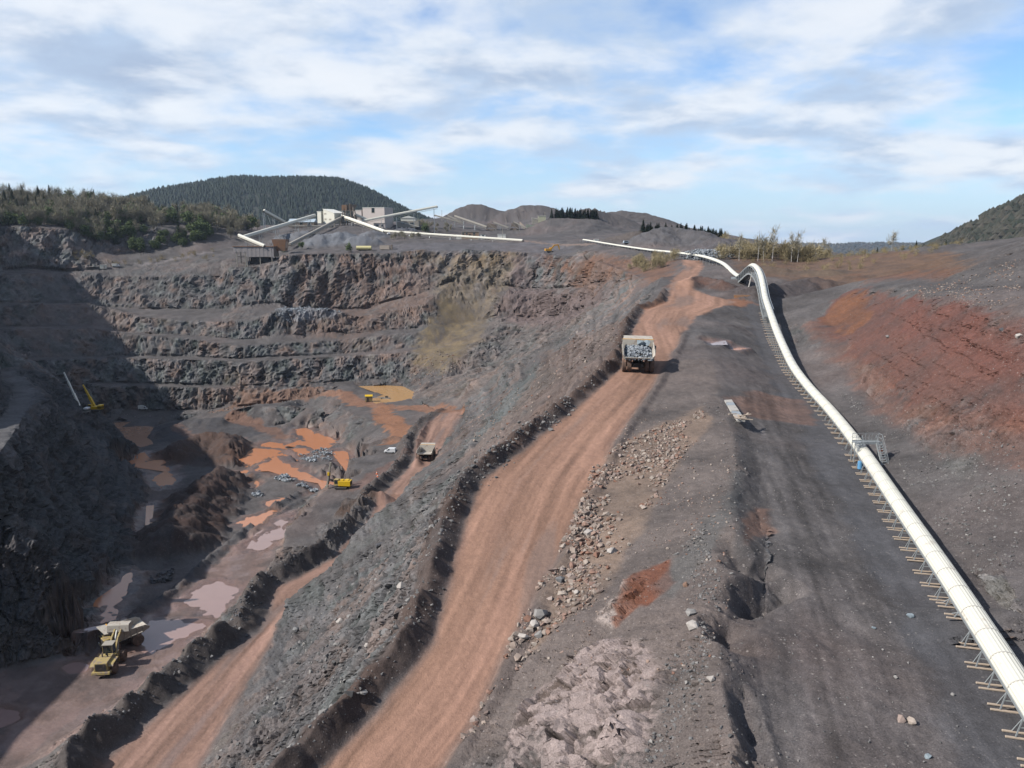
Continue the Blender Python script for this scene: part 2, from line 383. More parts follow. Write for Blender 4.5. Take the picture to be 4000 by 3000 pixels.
def subdivide(V, T, crit):
    n = len(V)
    E = np.stack([T[:, [0, 1]], T[:, [1, 2]], T[:, [2, 0]]], 1)          # (m,3,2)
    key = np.minimum(E[..., 0], E[..., 1]).astype(np.int64) * n + np.maximum(E[..., 0], E[..., 1])
    u, inv = np.unique(key.ravel(), return_inverse=True); inv = inv.reshape(-1, 3)
    a, b = u // n, u % n
    mark = crit(V[a], V[b])
    L = np.linalg.norm(V[a] - V[b], axis=1)
    for _ in range(3):
        tm = mark[inv].any(1); lo = inv[np.arange(len(T)), np.argmax(L[inv], 1)]
        new = mark.copy(); new[lo[tm]] = True
        if (new == mark).all(): break
        mark = new
    if not mark.any(): return V, T, False
    idx = np.full(len(u), -1); idx[mark] = n + np.arange(mark.sum())
    V2 = np.vstack([V, (V[a[mark]] + V[b[mark]]) / 2])
    M = idx[inv]; c = (M >= 0).sum(1); out = [T[c == 0]]
    t, m = T[c == 3], M[c == 3]
    out += [np.stack(x, 1) for x in ((t[:, 0], m[:, 0], m[:, 2]), (m[:, 0], t[:, 1], m[:, 1]), (m[:, 2], m[:, 1], t[:, 2]), (m[:, 0], m[:, 1], m[:, 2]))]
    for r in range(3):
        o = [(r + i) % 3 for i in range(3)]
        s = (c == 1) & (M[:, r] >= 0); t, m = T[s][:, o], M[s][:, r]
        out += [np.stack(x, 1) for x in ((t[:, 0], m, t[:, 2]), (m, t[:, 1], t[:, 2]))]
        s = (c == 2) & (M[:, r] < 0); t, m1, m2 = T[s][:, o], M[s][:, o[1]], M[s][:, o[2]]
        out += [np.stack(x, 1) for x in ((t[:, 2], m2, m1), (t[:, 0], t[:, 1], m1), (t[:, 0], m1, m2))]
    return V2, np.vstack(out), True
def crit_for(px, frac=0.45, lmin=0.1, off=6.0):
    def f(A, B):
        Mid = (A + B) / 2; L = np.linalg.norm(A - B, axis=1)
        xa, ya, da = view_px(A); xb, yb, db = view_px(B); xm, ym, dm = view_px(Mid)
        f1 = FPX * 1024 / 4000
        proj = np.hypot(xa - xb, ya - yb) * f1; tru = L / dm * f1
        s = np.maximum(proj, np.interp(dm, [60, 120, 300, 600], [frac * 1.9, frac * 1.3, frac * .6, frac * .3]) * tru)
        vis = (np.abs(xm) < .70) & (ym > -.53) & (ym < .4) & (Mid[:, 1] > 12)
        return np.where(vis, (s > px) & (L > lmin), L > 2.0 + .03 * off * np.linalg.norm(Mid, axis=1) / 6)
    return f
def smooth(V, T, it, w=0.5, reach=150.0):
    E = np.vstack([T[:, [0, 1]], T[:, [1, 2]], T[:, [2, 0]]]); E = np.vstack([E, E[:, ::-1]]); n = len(V)
    cnt = np.bincount(E[:, 0], minlength=n).clip(1)
    w = w * np.clip(1.15 - np.hypot(V[:, 0], V[:, 1]) / reach, 0.05, 1)
    for _ in range(it):
        z = np.bincount(E[:, 0], V[E[:, 1], 2], minlength=n) / cnt
        V = V.copy(); V[:, 2] += w * (z - V[:, 2])
    return V
def normals(V, T):
    N = np.cross(V[T[:, 1]] - V[T[:, 0]], V[T[:, 2]] - V[T[:, 0]]); R = np.zeros_like(V)
    for c in range(3):
        for i in range(3): R[:, c] += np.bincount(T[:, i], N[:, c], minlength=len(V))
    return R / (np.linalg.norm(R, axis=1)[:, None] + 1e-12)

V, T = build_tin()
go = True
while go:
    V, T, go = subdivide(V, T, crit_for(14.0, 0.5, 0.6))
    if len(T) > 200000: break
V = smooth(V, T, 2, 0.5, 260.0)
BASE = BVHTree.FromPolygons(V.tolist(), T.tolist())
CAM = Vector((0, 0, CAMZ))
def cast(x, y, tree=None):
    """where the sight line through survey position x,y meets the ground"""
    d = ray(x * GS, y * GS).normalized()
    h = (tree or BASE).ray_cast(CAM, d)
    return h[0]
def castl(pts): return [p for p in (cast(*q) for q in pts) if p is not None]
# ---------------------------------------------------------------- terrain: marks read off the photograph
def zoomed(x0, y0, k):
    return lambda *pts: [((x0 + a / k) / GS, (y0 + b / k) / GS) for a, b in pts]
z7 = zoomed(900, 1400, 2.212); z8 = zoomed(0, 2250, 2.212); z6 = zoomed(0, 1300, 2.212); z4 = zoomed(2400, 750, 2.458); p4 = zoomed(0, 0, 1.0)
ORANGE, PINK, BROWNW = 'orange_water', 'pink_water', 'pond_water'
PUDDLES = [
 (ORANGE, z7((550,610),(640,600),(690,640),(740,650),(890,655),(870,700),(820,780),(720,780),(680,745),(520,740),(640,700),(600,660))),
 (ORANGE, z7((240,745),(330,730),(490,735),(490,770),(370,775))), (ORANGE, z7((10,705),(90,702),(115,725),(60,735))),
 (ORANGE, z7((90,880),(200,800),(350,800),(560,840),(560,890),(430,900),(300,900),(180,925))), (ORANGE, z7((40,985),(240,970),(250,1015),(50,1020))),
 (ORANGE, z7((270,1000),(330,930),(400,905),(560,940),(700,985),(900,960),(890,1030),(700,1010),(560,985),(400,980))),
 (ORANGE, z7((545,790),(640,775),(680,800),(600,835))), (ORANGE, z7((860,800),(1000,790),(1075,820),(1000,850),(880,840))),
 (ORANGE, z7((150,1080),(220,1055),(240,1090),(180,1115))), (ORANGE, z7((310,1240),(400,1215),(470,1215),(450,1235),(340,1270))),
 (ORANGE, z7((110,1420),(160,1390),(260,1360),(330,1320),(360,1330),(300,1380),(210,1450),(120,1450))),
 (PINK, z7((200,1620),(330,1520),(420,1430),(520,1370),(480,1440),(330,1580),(250,1640))),
 (PINK, z8((1610,230),(1700,130),(1850,90),(2050,110),(1960,230),(1900,320),(1750,300))),
 (PINK, z8((1160,490),(1300,400),(1500,410),(1700,440),(1600,500),(1450,600),(1300,640),(1200,560))),
 (ORANGE, z8((1060,0),(1120,0),(1090,140),(1000,240),(860,310),(690,355),(760,290),(900,220),(1020,110))),
 (PINK, z8((550,790),(640,750),(750,780),(720,820),(600,840))), (PINK, z8((-120,1150),(120,1170),(180,1240),(0,1310),(-120,1300))),
 (PINK, z8((700,420),(820,370),(1040,365),(1060,385),(900,450),(760,480))),
 (ORANGE, z6((1130,1040),(1250,1060),(1300,1120),(1390,1120),(1480,1250),(1420,1330),(1340,1270),(1300,1230),(1350,1190),(1200,1150),(1150,1130))),
 (ORANGE, z6((1270,1520),(1325,1505),(1300,1640),(1255,1700))),
 (PINK, p4((2768,1323),(2826,1330),(2826,1350),(2785,1346))), (ORANGE, p4((2850,1358),(2885,1352),(2912,1364),(2880,1370))),
]
POLY = {}
def zone(name, pts, col, feather, amount=1.0, flat=None): POLY[name] = (castl(pts) if pts and not isinstance(pts[0], Vector) else pts, np.array(col), feather, amount, flat)
GREY, DGREY, BROWN = (.142,.133,.132), (.088,.092,.100), (.165,.122,.112)
zone('mud', [(-20,1400),(160,1392),(260,1335),(400,1262),(610,1105),(640,1100),(560,1250),(330,1480),(30,1659),(-20,1680)], (.30,.225,.205), 3.0, .9)
zone('mudgrey', [(-20,1375),(170,1350),(185,1400),(60,1450),(-20,1460)], (.14,.125,.12), 3.0, .9)
zone('ochre', [(960,560),(1130,545),(1100,620),(1060,670),(1030,740),(960,800),(895,790),(905,740),(935,680),(950,620)], (.265,.21,.135), 8, .8)
zone('ochre_top', [(880,545),(1120,545),(1080,575),(900,570)], (.26,.19,.115), 6, .7)
zone('brownwall', [(650,600),(800,555),(930,560),(940,680),(830,680),(760,740),(650,700)], (.185,.135,.115), 14, .75)
zone('purple', [(1120,560),(1310,575),(1330,640),(1180,700),(1080,690)], (.185,.140,.140), 12, .85)
zone('rimbrown', [(1160,548),(1300,552),(1460,562),(1440,600),(1340,600),(1230,572)], (.20,.125,.095), 8, .85)
zone('rimgrey', [(800,528),(1200,520),(1250,540),(1100,545),(820,545)], (.16,.155,.165), 6, .7)
zone('works', [(560,545),(620,505),(860,500),(830,545)], (.155,.145,.145), 8, .8)
zone('redbank', [(1770,692),(1798,655),(1835,630),(1900,640),(2000,645),(2100,668),(2230,720),(2230,950),(2100,915),(1960,855),(1860,780)], (.165,.090,.076), 3, .85)
zone('orangebank', [(1775,692),(1812,650),(1840,630),(1880,640),(1895,680),(1850,715)], (.215,.118,.080), 2, .75)
zone('bankfoot', [(1740,700),(1775,690),(1860,780),(1960,860),(2100,915),(2230,950),(2230,1010),(2050,970),(1900,870),(1800,770)], (.20,.115,.092), 4, .6)
zone('field', [(1570,556),(1700,552),(2060,548),(2080,580),(1960,590),(1700,600),(1600,590)], (.19,.130,.098), 8, .9)
zone('fieldred', [(1850,592),(2070,580),(2040,602),(1900,604)], (.17,.095,.07), 5, .6)
zone('windrow', ROADR[2:11] + [q for q in CREST[2:14]][::-1], (.20,.172,.160), 1.2, .72)  # rubble tan, with the sunlit slope's extra brightness put into the colour
zone('tan', p4((2330,1800),(2500,1700),(2720,1590),(2760,1640),(2620,1850),(2450,2150),(2330,2350),(2080,2520),(2160,2270),(2250,2000)), (.30,.235,.195), 1.6, .8)
zone('pale', p4((1930,3030),(2050,2780),(2200,2600),(2380,2500),(2520,2540),(2600,2640),(2560,2800),(2480,3030)), (.40,.34,.325), 1.0, .85)
zone('pale2', p4((2310,2440),(2400,2330),(2480,2240),(2530,2290),(2500,2350),(2420,2430)), (.44,.385,.36), .6, .9)
zone('redsoil', p4((2455,2250),(2600,2200),(2640,2280),(2540,2370),(2440,2360)), (.20,.095,.068), .7, .9)
zone('redsoil2', p4((2400,2330),(2470,2300),(2500,2370),(2420,2440)), (.21,.110,.082), .5, .85)
zone('greencrest', p4((2560,2300),(2800,1980),(2880,1830),(2890,1950),(2760,2150),(2640,2330)), (.13,.14,.142), 1.5, .5)
zone('greendump', [(1000,960),(1080,870),(1150,800),(1200,780),(1190,830),(1110,900),(1040,970)], (.165,.185,.185), 4, .7)
zone('browncut', [(1180,760),(1340,690),(1345,760),(1280,850),(1150,930),(1040,1010),(1000,1010),(1090,900)], (.20,.150,.130), 4, .7)
zone('darkpile', [(390,1150),(400,1060),(440,1040),(500,1040),(495,1120),(450,1190),(380,1200)], (.050,.040,.038), 3, .95)
zone('brownpile', [(335,985),(400,955),(470,948),(530,985),(545,1010),(470,1010),(400,1005),(380,1020)], (.080,.060,.055), 3, .9)
zone('blackgravel', [(330,925),(400,900),(560,905),(600,930),(520,950),(400,948),(345,955)], (.075,.075,.08), 4, .85)
zone('leftdark', [(-40,800),(35,795),(120,825),(200,885),(235,908),(300,985),(318,1060),(295,1180),(240,1300),(175,1328),(0,1355),(-40,1360)], (.062,.066,.072), 5, .9)  # dark rock, with the wall's deeper shade also put into its colour
zone('rubble', [(590,668),(690,672),(740,690),(600,700)], (.27,.28,.30), 5, .85)
zone('conveyorbed', [CONV[i] + Vector((-4, 0, 0)) for i in range(11)] + [CONV[i] + Vector((1.5, 0, 0)) for i in range(10, -1, -1)], (.12,.122,.132), 2, .7)
zone('shelfroad', SHELF + [p + Vector((-6.5, -1, 0)) for p in SHELF[::-1]], (.17,.165,.168), 2, .9)
zone('rib', p4((1080,2420),(1180,2330),(1270,2400),(1290,2560),(1180,2800),(980,2980),(900,2980),(1010,2700)), (.13,.13,.137), 2.0, .5)
zone('rib2', p4((1250,2050),(1480,1960),(1640,1960),(1560,2120),(1380,2200),(1250,2260)), (.15,.14,.138), 2.0, .4)
zone('redrock', p4((3520,1180),(3700,1160),(3990,1260),(3990,1480),(3750,1400),(3550,1300)), (.17,.088,.076), 3.0, .5)
zone('wetdark', p4((2930,2300),(3060,2250),(3120,2500),(3150,3000),(2960,3000),(2980,2600)), (.115,.108,.108), 1.5, .6)
zone('rusty', p4((2840,1560),(2960,1530),(3120,1560),(3180,1660),(3060,1640),(2900,1620)), (.24,.15,.118), 2.0, .55)
zone('rusty2', p4((2900,2020),(2990,1990),(3010,2070),(2930,2130)), (.26,.165,.13), 1.0, .6)
zone('rightwall', [(900,548),(1130,550),(1300,575),(1345,600),(1340,650),(1250,715),(1130,790),(1040,850),(930,870),(905,850),(990,780),(1030,690),(960,640),(905,620)], (.185,.165,.155), 8, .45)
zone('midslope', [(905,1330),(960,1110),(1080,985),(1200,895),(1330,760),(1330,690),(1200,720),(1060,850),(960,985),(835,1095),(700,1230),(616,1306),(470,1640),(640,1659),(800,1500)], (.15,.145,.145), 3.0, .25)
# tracks: plan polylines with a half width
TRACKS = []
def track(pts, w, col, amount=.9): TRACKS.append((castl(pts), w, np.array(col), amount))
track(z7((860,300),(960,305),(1100,380),(1400,420),(1700,425),(1960,470)), 6, (.30,.185,.14))
track(z7((1300,430),(1330,500),(1440,580),(1465,670),(1390,730)), 5.5, (.32,.185,.13))
track(z7((-100,450),(150,410),(400,365),(700,310),(870,292)), 4.5, (.26,.175,.14), .8)
track(z7((0,515),(130,550),(280,600),(420,660),(480,690)), 4.5, (.23,.15,.12), .8)
track(z6((1500,820),(1600,870),(1800,910),(2100,960)), 3, (.20,.14,.12), .7)
track(z7((1620,800),(1480,880),(1330,960),(1200,1060),(1100,1110)), 4, (.21,.15,.135), .8)
track(z7((1300,1290),(1100,1400),(950,1540),(830,1660)), 3.2, (.20,.195,.195), .8)
track([(1060,516),(1180,526),(1290,528)], 4, (.30,.24,.21), .8)
track([(300,572),(380,560),(450,545)], 3, (.27,.25,.25), .8)
track(p4((2868,1177),(2700,1185),(2600,1200)), 6, (.36,.20,.14), .8)
BERMS = []
HOLLOW = [((2850,2480),(2835,2400),(2930,2320),(3060,2290)), ((2860,2120),(2900,2200),(2990,2230)), ((2890,2700),(2930,2850),(2950,3000))]
def berm(pts, h, w, col=None, amount=.8, rough=.35): BERMS.append((pts if isinstance(pts[0], Vector) else castl(pts), h, w, None if col is None else np.array(col), amount, rough))
SHADED_SOIL = (.095,.068,.058)  # berm soil, with the dark of its shaded side painted in
berm([p + Vector((-1.9, .7, 0)) for p in ROADL[:15]], 1.25, 1.7, SHADED_SOIL, .85, .5)
berm([p + Vector((1.0, -.4, 0)) for p in ROADR[:12]], .45, 1.0, (.12,.10,.095), .5)
berm([p + Vector((-4.2, 1.2, 0)) for p in R2L], 2.9, 3.6, (.115,.098,.09), .8, .5)
berm([(200,1387),(290,1335),(387,1277),(450,1215),(520,1162),(600,1093),(640,1072)], 1.9, 3.0, (.10,.10,.105), .9, .5)
berm([(-10,1420),(90,1408),(180,1388)], .8, 2.5, (.10,.10,.10), .7)
berm([(900,1006),(901,960),(922,910),(955,889)], 1.8, 2.6, (.10,.085,.08), .8)
berm([(765,972),(800,962),(850,952),(890,952)], 1.8, 2.4, (.09,.078,.075), .8)
berm([(745,1100),(790,1085),(835,1085)], 2.5, 3.5, (.085,.06,.05), .9, .5)
berm(z7((640,1230),(480,1300),(200,1520)), 1.4, 2.2, (.10,.10,.105), .7)
berm([(375,992),(430,966),(490,970),(530,1000)], 7.0, 14, (.105,.072,.060), .85, .25)
berm([(480,1052),(440,1085),(400,1145),(372,1185)], 8.0, 15, (.075,.052,.046), .9, .25)
berm([(345,940),(400,920),(470,915)], 3.0, 8, None, 0)
berm([(600,690),(660,680),(710,688)], 5.0, 16, None, 0, .5)
berm([gd(1425,522,500), gd(1465,520,500), gd(1520,522,492)], 11.5, 30, (.165,.162,.17), .8, .12)
berm([gd(1385,514,570), gd(1470,514,570), gd(1560,522,548)], 8.5, 34, (.15,.12,.10), .5, .1)
berm([gd(1545,535,420), gd(1575,535,400)], 7.0, 18, (.125,.12,.13), .7, .3)
for gx_, gy_, t_, h_, w_ in ((690,538,600,8,17),(730,536,606,9.5,20),(772,537,602,7,16),(640,530,630,6,14),(610,530,630,5,12),(800,524,640,5,12),(870,508,720,5,12)):
    c_ = gd(gx_, gy_, t_); berm([c_, c_ + Vector((6, 3, 0))], h_, w_, (.235,.245,.265), .95, .1)
for gx_, gy_, t_, h_, w_ in ((1035,476,1000,14,46),(1150,476,1000,14,56),(1120,478,960,12,30),(1365,488,1000,14,60),(1300,486,850,12,44)):
    c_ = gd(gx_, gy_, t_); berm([c_ + Vector((-12, 0, 0)), c_ + Vector((12, 3, 0))], h_, w_, (.15,.135,.13), .8, .2)
berm([gd(1480,622,236), gd(1510,608,246), gd(1545,610,240), gd(1570,620,232)], 2.2, 7, (.15,.085,.065), .8, .4)
berm([gd(1630,632,222), gd(1680,624,232), gd(1740,618,240)], 3.2, 11, (.10,.085,.085), .8, .4)
berm([(1640,584),(1720,592),(1800,592)], 1.6, 7, (.13,.115,.095), .6, .4)

for h_, w_, P_ in ((-1.9, 1.9, HOLLOW[0]), (-1.0, 1.6, HOLLOW[1]), (-.7, 1.1, HOLLOW[2])): berm(p4(*P_), h_, w_, None, 0, .5)
# ---------------------------------------------------------------- terrain: fine surface
PX_FINE = 3.0
go = True
while go and len(T) < 1600000:
    V, T, go = subdivide(V, T, crit_for(PX_FINE, 0.36, 0.06, 8.0))
print('terrain', len(V), len(T))
V = smooth(V, T, 1, 0.35)
N0 = normals(V, T)
xy = V[:, :2].copy()
dist = np.linalg.norm(V - np.array([0, 0, CAMZ]), axis=1)
warp = np.stack([fbm(V / 5.0 + 3, 3), fbm(V / 5.0 + 51, 3)], 1)          # ragged borders
near_w = np.clip(dist / 120.0, .25, 2.2)[:, None]
xyw = xy + warp * near_w * 1.3
road = np.maximum(poly_mask(xyw * .25 + xy * .75, ROADL + (ROADR + ROADJ)[::-1], .7), poly_mask(xyw * .3 + xy * .7, R2L + R2R[::-1], 1.2))
rockw = sstep(.90, .68, N0[:, 2] + .10 * warp[:, 0])
for nm in ('tan', 'darkpile', 'brownpile', 'blackgravel', 'works', 'redbank'): 
    rockw *= 1 - .75 * poly_mask(xyw, POLY[nm][0], POLY[nm][2])
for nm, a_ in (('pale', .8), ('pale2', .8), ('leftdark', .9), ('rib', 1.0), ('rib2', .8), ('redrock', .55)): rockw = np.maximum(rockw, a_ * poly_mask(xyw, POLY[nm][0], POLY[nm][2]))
rw_ = poly_mask(xyw, POLY['rightwall'][0], 10); rockw = np.maximum(rockw, .95 * rw_ * sstep(-.28, .12, fbm(V / 16.0 + 7, 3)))
fw_ = sstep(330, 400, xy[:, 1]) * sstep(-64, -58, V[:, 2]) * sstep(20, 12, V[:, 2]) * sstep(640, 560, xy[:, 1]); rockw = np.maximum(rockw, .35 * fw_ * (N0[:, 2] < .97))
sp_ = poly_mask(xyw, POLY['midslope'][0], 5); rockw = np.maximum(rockw, .95 * sp_ * sstep(.08, .34, fbm(V / 11.0 + 70, 3)))
och = poly_mask(xyw, POLY['ochre'][0], 5); rockw *= 1 - .7 * och * sstep(-5, -18, V[:, 2])
rockw *= (1 - road) * (1 - poly_mask(xy, POLY['shelfroad'][0], 2.0))
flat = np.clip(road * .9 + poly_mask(xy, POLY['mud'][0], 3) * .8 + poly_mask(xy, POLY['conveyorbed'][0], 2) * .6, 0, 1)
far = np.clip(dist / 300.0, .35, 1.7)
# berms and heaps
bz = np.zeros(len(V)); bump = fbm(V / 3.1 + 9, 4)
bmask = []
for pts, h, w, col, am, rough in BERMS:
    P = np.array([(p.x, p.y) for p in pts]); lo, hi = P.min(0) - w * 1.6, P.max(0) + w * 1.6
    m = ((xy > lo) & (xy < hi)).all(1); mk = np.zeros(len(V))
    if m.any():
        q = xy[m] + warp[m] * min(w * .22, 3.0)
        d, s, sd = poly_line(q, P)
        hh = h * np.clip(1 + 1.3 * rough * fbm(np.stack([s / (w * 1.7), np.zeros_like(s) + h, np.zeros_like(s)], 1), 3), .25, 2) + rough * min(abs(h), 1.3) * .8 * bump[m]
        prof = np.clip(1 - d / w, 0, 1); prof = prof * .75 + .25 * sstep(0, 1, prof)
        bz[m] = np.maximum(bz[m], hh * prof) if h > 0 else np.minimum(bz[m], hh * prof); mk[m] = sstep(0.02, .3, prof)
    bmask.append(mk)
V[:, 2] += bz
bl = np.clip(bz / 1.0, 0, 1)
# puddle basins
PUD = []
for kind, pts in PUDDLES:
    P = castl(pts)
    if len(P) < 3: continue
    c = np.mean([tuple(p) for p in P], axis=0)
    r = np.median([math.hypot(p.x - c[0], p.y - c[1]) for p in P])
    zw = np.percentile([p.z for p in P], 30)
    PUD.append([kind, P, zw, r])
pw = fbm(V / 2.6 + 61, 4) * .8 + fbm(V / 8.0 + 8, 3) * 1.3; wetm = np.zeros(len(V))
for e in PUD:
    P = np.array([(p.x, p.y) for p in e[1]]); lo, hi = P.min(0) - 9, P.max(0) + 9; m = ((xy > lo) & (xy < hi)).all(1)
    if not m.any(): continue
    d, _, _ = poly_line(xy[m], P, True); sd = np.where(in_poly(xy[m], P), d, -d) + pw[m] * np.clip(e[3] * .26, .2, 2.6) + min(1.2, e[3] * .12)
    k_ = np.clip(e[3] / 8, .25, 1.0); w_ = sstep(-6 * k_, -1.5 * k_, sd)
    V[m, 2] = V[m, 2] * (1 - w_) + (e[2] - np.clip(sd * .14, -.5, .3) + .03 * bump[m]) * w_
    wetm[m] = np.maximum(wetm[m], sstep(-7 * k_, 0, sd)); wm = sstep(-3 * k_, 0, sd); rockw[m] *= 1 - wm; flat[m] = np.maximum(flat[m], wm)
for P_ in (POND1, POND2):
    m = poly_mask(xy, P_, 1.2); V[:, 2] -= m * 1.0; rockw *= 1 - m
# gravel undulation
g1 = fbm(V / np.array([9., 9., 9.]) + 5, 3); g2 = fbm(V / 2.1 + 77, 3)
V[:, 2] += (1 - flat) * (1 - rockw) * (.38 * g1 * np.clip(far, .5, 1.4) + .13 * g2) + flat * .03 * g2
# erosion rills on bare slopes
sl = sstep(.97, .85, N0[:, 2]) * (1 - rockw) * (1 - road)
hd = N0[:, :2] / (np.linalg.norm(N0[:, :2], axis=1)[:, None] + 1e-6)
along = xy[:, 0] * -hd[:, 1] + xy[:, 1] * hd[:, 0]
V[:, 2] -= sl * .16 * np.abs(perlin(np.stack([along / 1.3, (xy * hd).sum(1) / 11, V[:, 2] / 11], 1)))
# rock faces: buttresses, joints, blocks
R = rockw > .02
P = V[R]; fr = far[R][:, None]
big = ridged(P / np.array([13., 13., 90.]) / np.clip(fr, .6, 1.5), 3)
mid = perlin(P / np.array([5., 5., 11.]) + 40)
kf = np.clip(fr, .42, 1.25)
c1, e1, t1 = worley(P / np.array([4.4, 4.4, 13.]) / kf + .35 * mid[:, None])
c2, e2, t2 = worley(P / np.array([1.9, 1.9, 4.2]) / kf + 9)
c3, e3, t3 = worley(P / np.array([.85, .85, 1.2]) / kf + 23)
fine = fbm(P / .6 + 4, 2)
amp = np.clip(far[R], .42, 1.1) * (1 + .25 * poly_mask(xy[R], POLY['leftdark'][0], 5))
hiw = sstep(-24, -12, P[:, 2]) * sstep(300, 430, P[:, 1])
plf = np.maximum(poly_mask(xyw[R], POLY['pale'][0], .9), poly_mask(xyw[R], POLY['pale2'][0], .6)); nearf = np.clip(dist[R] / 150, .25, 1) * (1 - .85 * plf)
rwz = poly_mask(xy[R], POLY['rightwall'][0], 10)
d = 3.6 * rwz * (ridged(P / np.array([17., 17., 50.]) + 5, 3) - .3) + 5.5 * hiw * (ridged(P / np.array([30., 30., 160.]) + 2, 2) - .3) + amp * (np.where(amp > 1, 3.0, 1.3) * (big - .25) + 1.3 * (c1 - .5) + 1.7 * t1 + .8 * (c2 - .5) + 1.3 * t2 + nearf * (.45 * (c3 - .5) + .8 * t3 + .06 * fine) + plf * (1.3 * (c1 - .5) + 2.6 * t1 + .5 * (c2 - .5) + 1.2 * t2 + .9)) - amp * .6 * sstep(.08, 0, e1) - amp * .35 * sstep(.10, 0, e2)
Nr = N0[R] * np.array([1, 1, .55])
V[R] += Nr * (d * rockw[R])[:, None]
rb = poly_mask(xyw, POLY['redbank'][0], 3); m = rb > .01
V[m, :2] += N0[m, :2] * (rb[m] * .9 * ridged(np.stack([xy[m, 0] / 26, xy[m, 1] / 26, V[m, 2] / 1.9], 1), 3))[:, None]
RUST = np.zeros(len(V)); LICH = np.zeros(len(V)); q_ = perlin(P / np.array([7., 7., 14.]) + 90); RUST[R] = sstep(.16, .42, q_ + .5 * (c2 - .5)); LICH[R] = sstep(-.1, -.4, q_)
ROCKTONE = np.zeros(len(V)); ROCKTONE[R] = (c1 - .5) * .55 + (c2 - .5) * .55 + (c3 - .5) * .4 + .15 * fine
# ---------------------------------------------------------------- terrain: colour of the ground
n1 = fbm(V / 38.0 + 13, 3)[:, None]; n2 = fbm(V / 7.0 + 29, 3)[:, None]; n3 = perlin(V / .8 + 3)[:, None]
C = np.array(GREY) * (1 + .30 * n2 + .12 * n3 + .18 * n1) + np.clip(n1, 0, 1) * np.array([.030, .010, .004])
rockc = np.array((.150,.148,.150)) * (1 + 1.25 * ROCKTONE[:, None]) + RUST[:, None] * np.array([.055, .022, .006]) + LICH[:, None] * np.array([.0, .012, .008]) + np.clip(n1 + .3 * n2, 0, 1) * np.array([.10, .055, .035])
C = C + rockw[:, None] * (rockc - C)
streak = fbm(np.stack([along / 5.0, V[:, 2] / 45, along * 0 + 3], 1), 3)[:, None]
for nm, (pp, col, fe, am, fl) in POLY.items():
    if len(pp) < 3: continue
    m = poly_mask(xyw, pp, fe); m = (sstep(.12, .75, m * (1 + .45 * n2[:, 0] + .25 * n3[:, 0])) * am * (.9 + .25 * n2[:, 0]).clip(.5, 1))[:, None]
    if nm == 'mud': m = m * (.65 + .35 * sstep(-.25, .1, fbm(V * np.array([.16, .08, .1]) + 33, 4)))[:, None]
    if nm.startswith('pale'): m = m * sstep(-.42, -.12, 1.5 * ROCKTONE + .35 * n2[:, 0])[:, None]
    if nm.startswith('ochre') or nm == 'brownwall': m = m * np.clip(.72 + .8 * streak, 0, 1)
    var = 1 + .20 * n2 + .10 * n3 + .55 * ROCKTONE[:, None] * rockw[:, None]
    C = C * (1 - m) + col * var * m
for pts, w, col, am in TRACKS:
    P = np.array([(p.x, p.y) for p in pts]); lo, hi = P.min(0) - w * 2, P.max(0) + w * 2
    m = ((xy > lo) & (xy < hi)).all(1)
    if m.any():
        dd, s, sd = poly_line(xyw[m], P); mk = (sstep(w, w * .7, dd) * am)[:, None]
        C[m] = C[m] * (1 - mk) + col * (1 + .15 * n2[m]) * mk
for (pts, h, w, col, am, rough), mk in zip(BERMS, bmask):
    if col is None: continue
    mm = (mk * am * np.clip(.75 + .5 * n2[:, 0], .2, 1))[:, None]; C = C * (1 - mm) + col * (1 + .2 * n3) * mm
m = poly_mask(xy, castl(p4((2900,1500),(3050,1500),(3300,1950),(3900,2990),(2950,2990),(2950,2300),(2890,1800))), 2.5); q_ = m > .01
dd, s, sd = poly_line(xy[q_], CONV); lat = dd * sd
C[q_] *= (1 + m[q_] * (.42 * fbm(np.stack([lat * .75, s / 28, s * 0 + 4], 1), 4, .65)))[:, None]
mm = (wetm * .75 * np.clip(.8 + n2[:, 0], 0, 1))[:, None]; C = C * (1 - mm) + np.array((.225, .140, .108)) * mm
# haul road: laterite surface with wheel streaks
rm = road > .01
dd, s, sd = poly_line(xy[rm], ROADC + ROADL[11:]); lat = dd * sd
d2, s2, sd2 = poly_line(xy[rm], [(a + b) / 2 for a, b in zip(R2L, R2R)]); lat = np.where(d2 < dd, d2 * sd2 + 40, lat); s = np.where(d2 < dd, s2, s)
st = fbm(np.stack([lat * .9 + 1.2 * perlin(np.stack([s / 40, s * 0, s * 0 + 3], 1)), s / 34, s * 0], 1), 5, .75); st2 = perlin(np.stack([lat * .38 + 5, s / 45, s * 0 + 2], 1))
rc = np.array((.365, .232, .178)) * (1 + .30 * st + .26 * st2)[:, None] + np.clip(st2, 0, 1)[:, None] * np.array([.05, .03, .03])
grey = sstep(.25, .55, perlin(np.stack([lat * .3 + 40, s / 30, s * 0 + 7], 1)) + .15 * st)[:, None] * .55
rc = rc * (1 - grey) + np.array((.22, .18, .165)) * grey
rc = np.where((d2 < dd)[:, None], rc * np.array([.92, .96, 1.02]), rc)
mk = road[rm][:, None]; C[rm] = C[rm] * (1 - mk) + rc * mk
lum = C.mean(1, keepdims=True); C = lum + (C - lum) * (1.38 - .18 * road[:, None])
C = np.clip((.375 + .05 * road[:, None]) * C * (1 + .05 * rng.normal(size=(len(V), 1))), .006, .7)

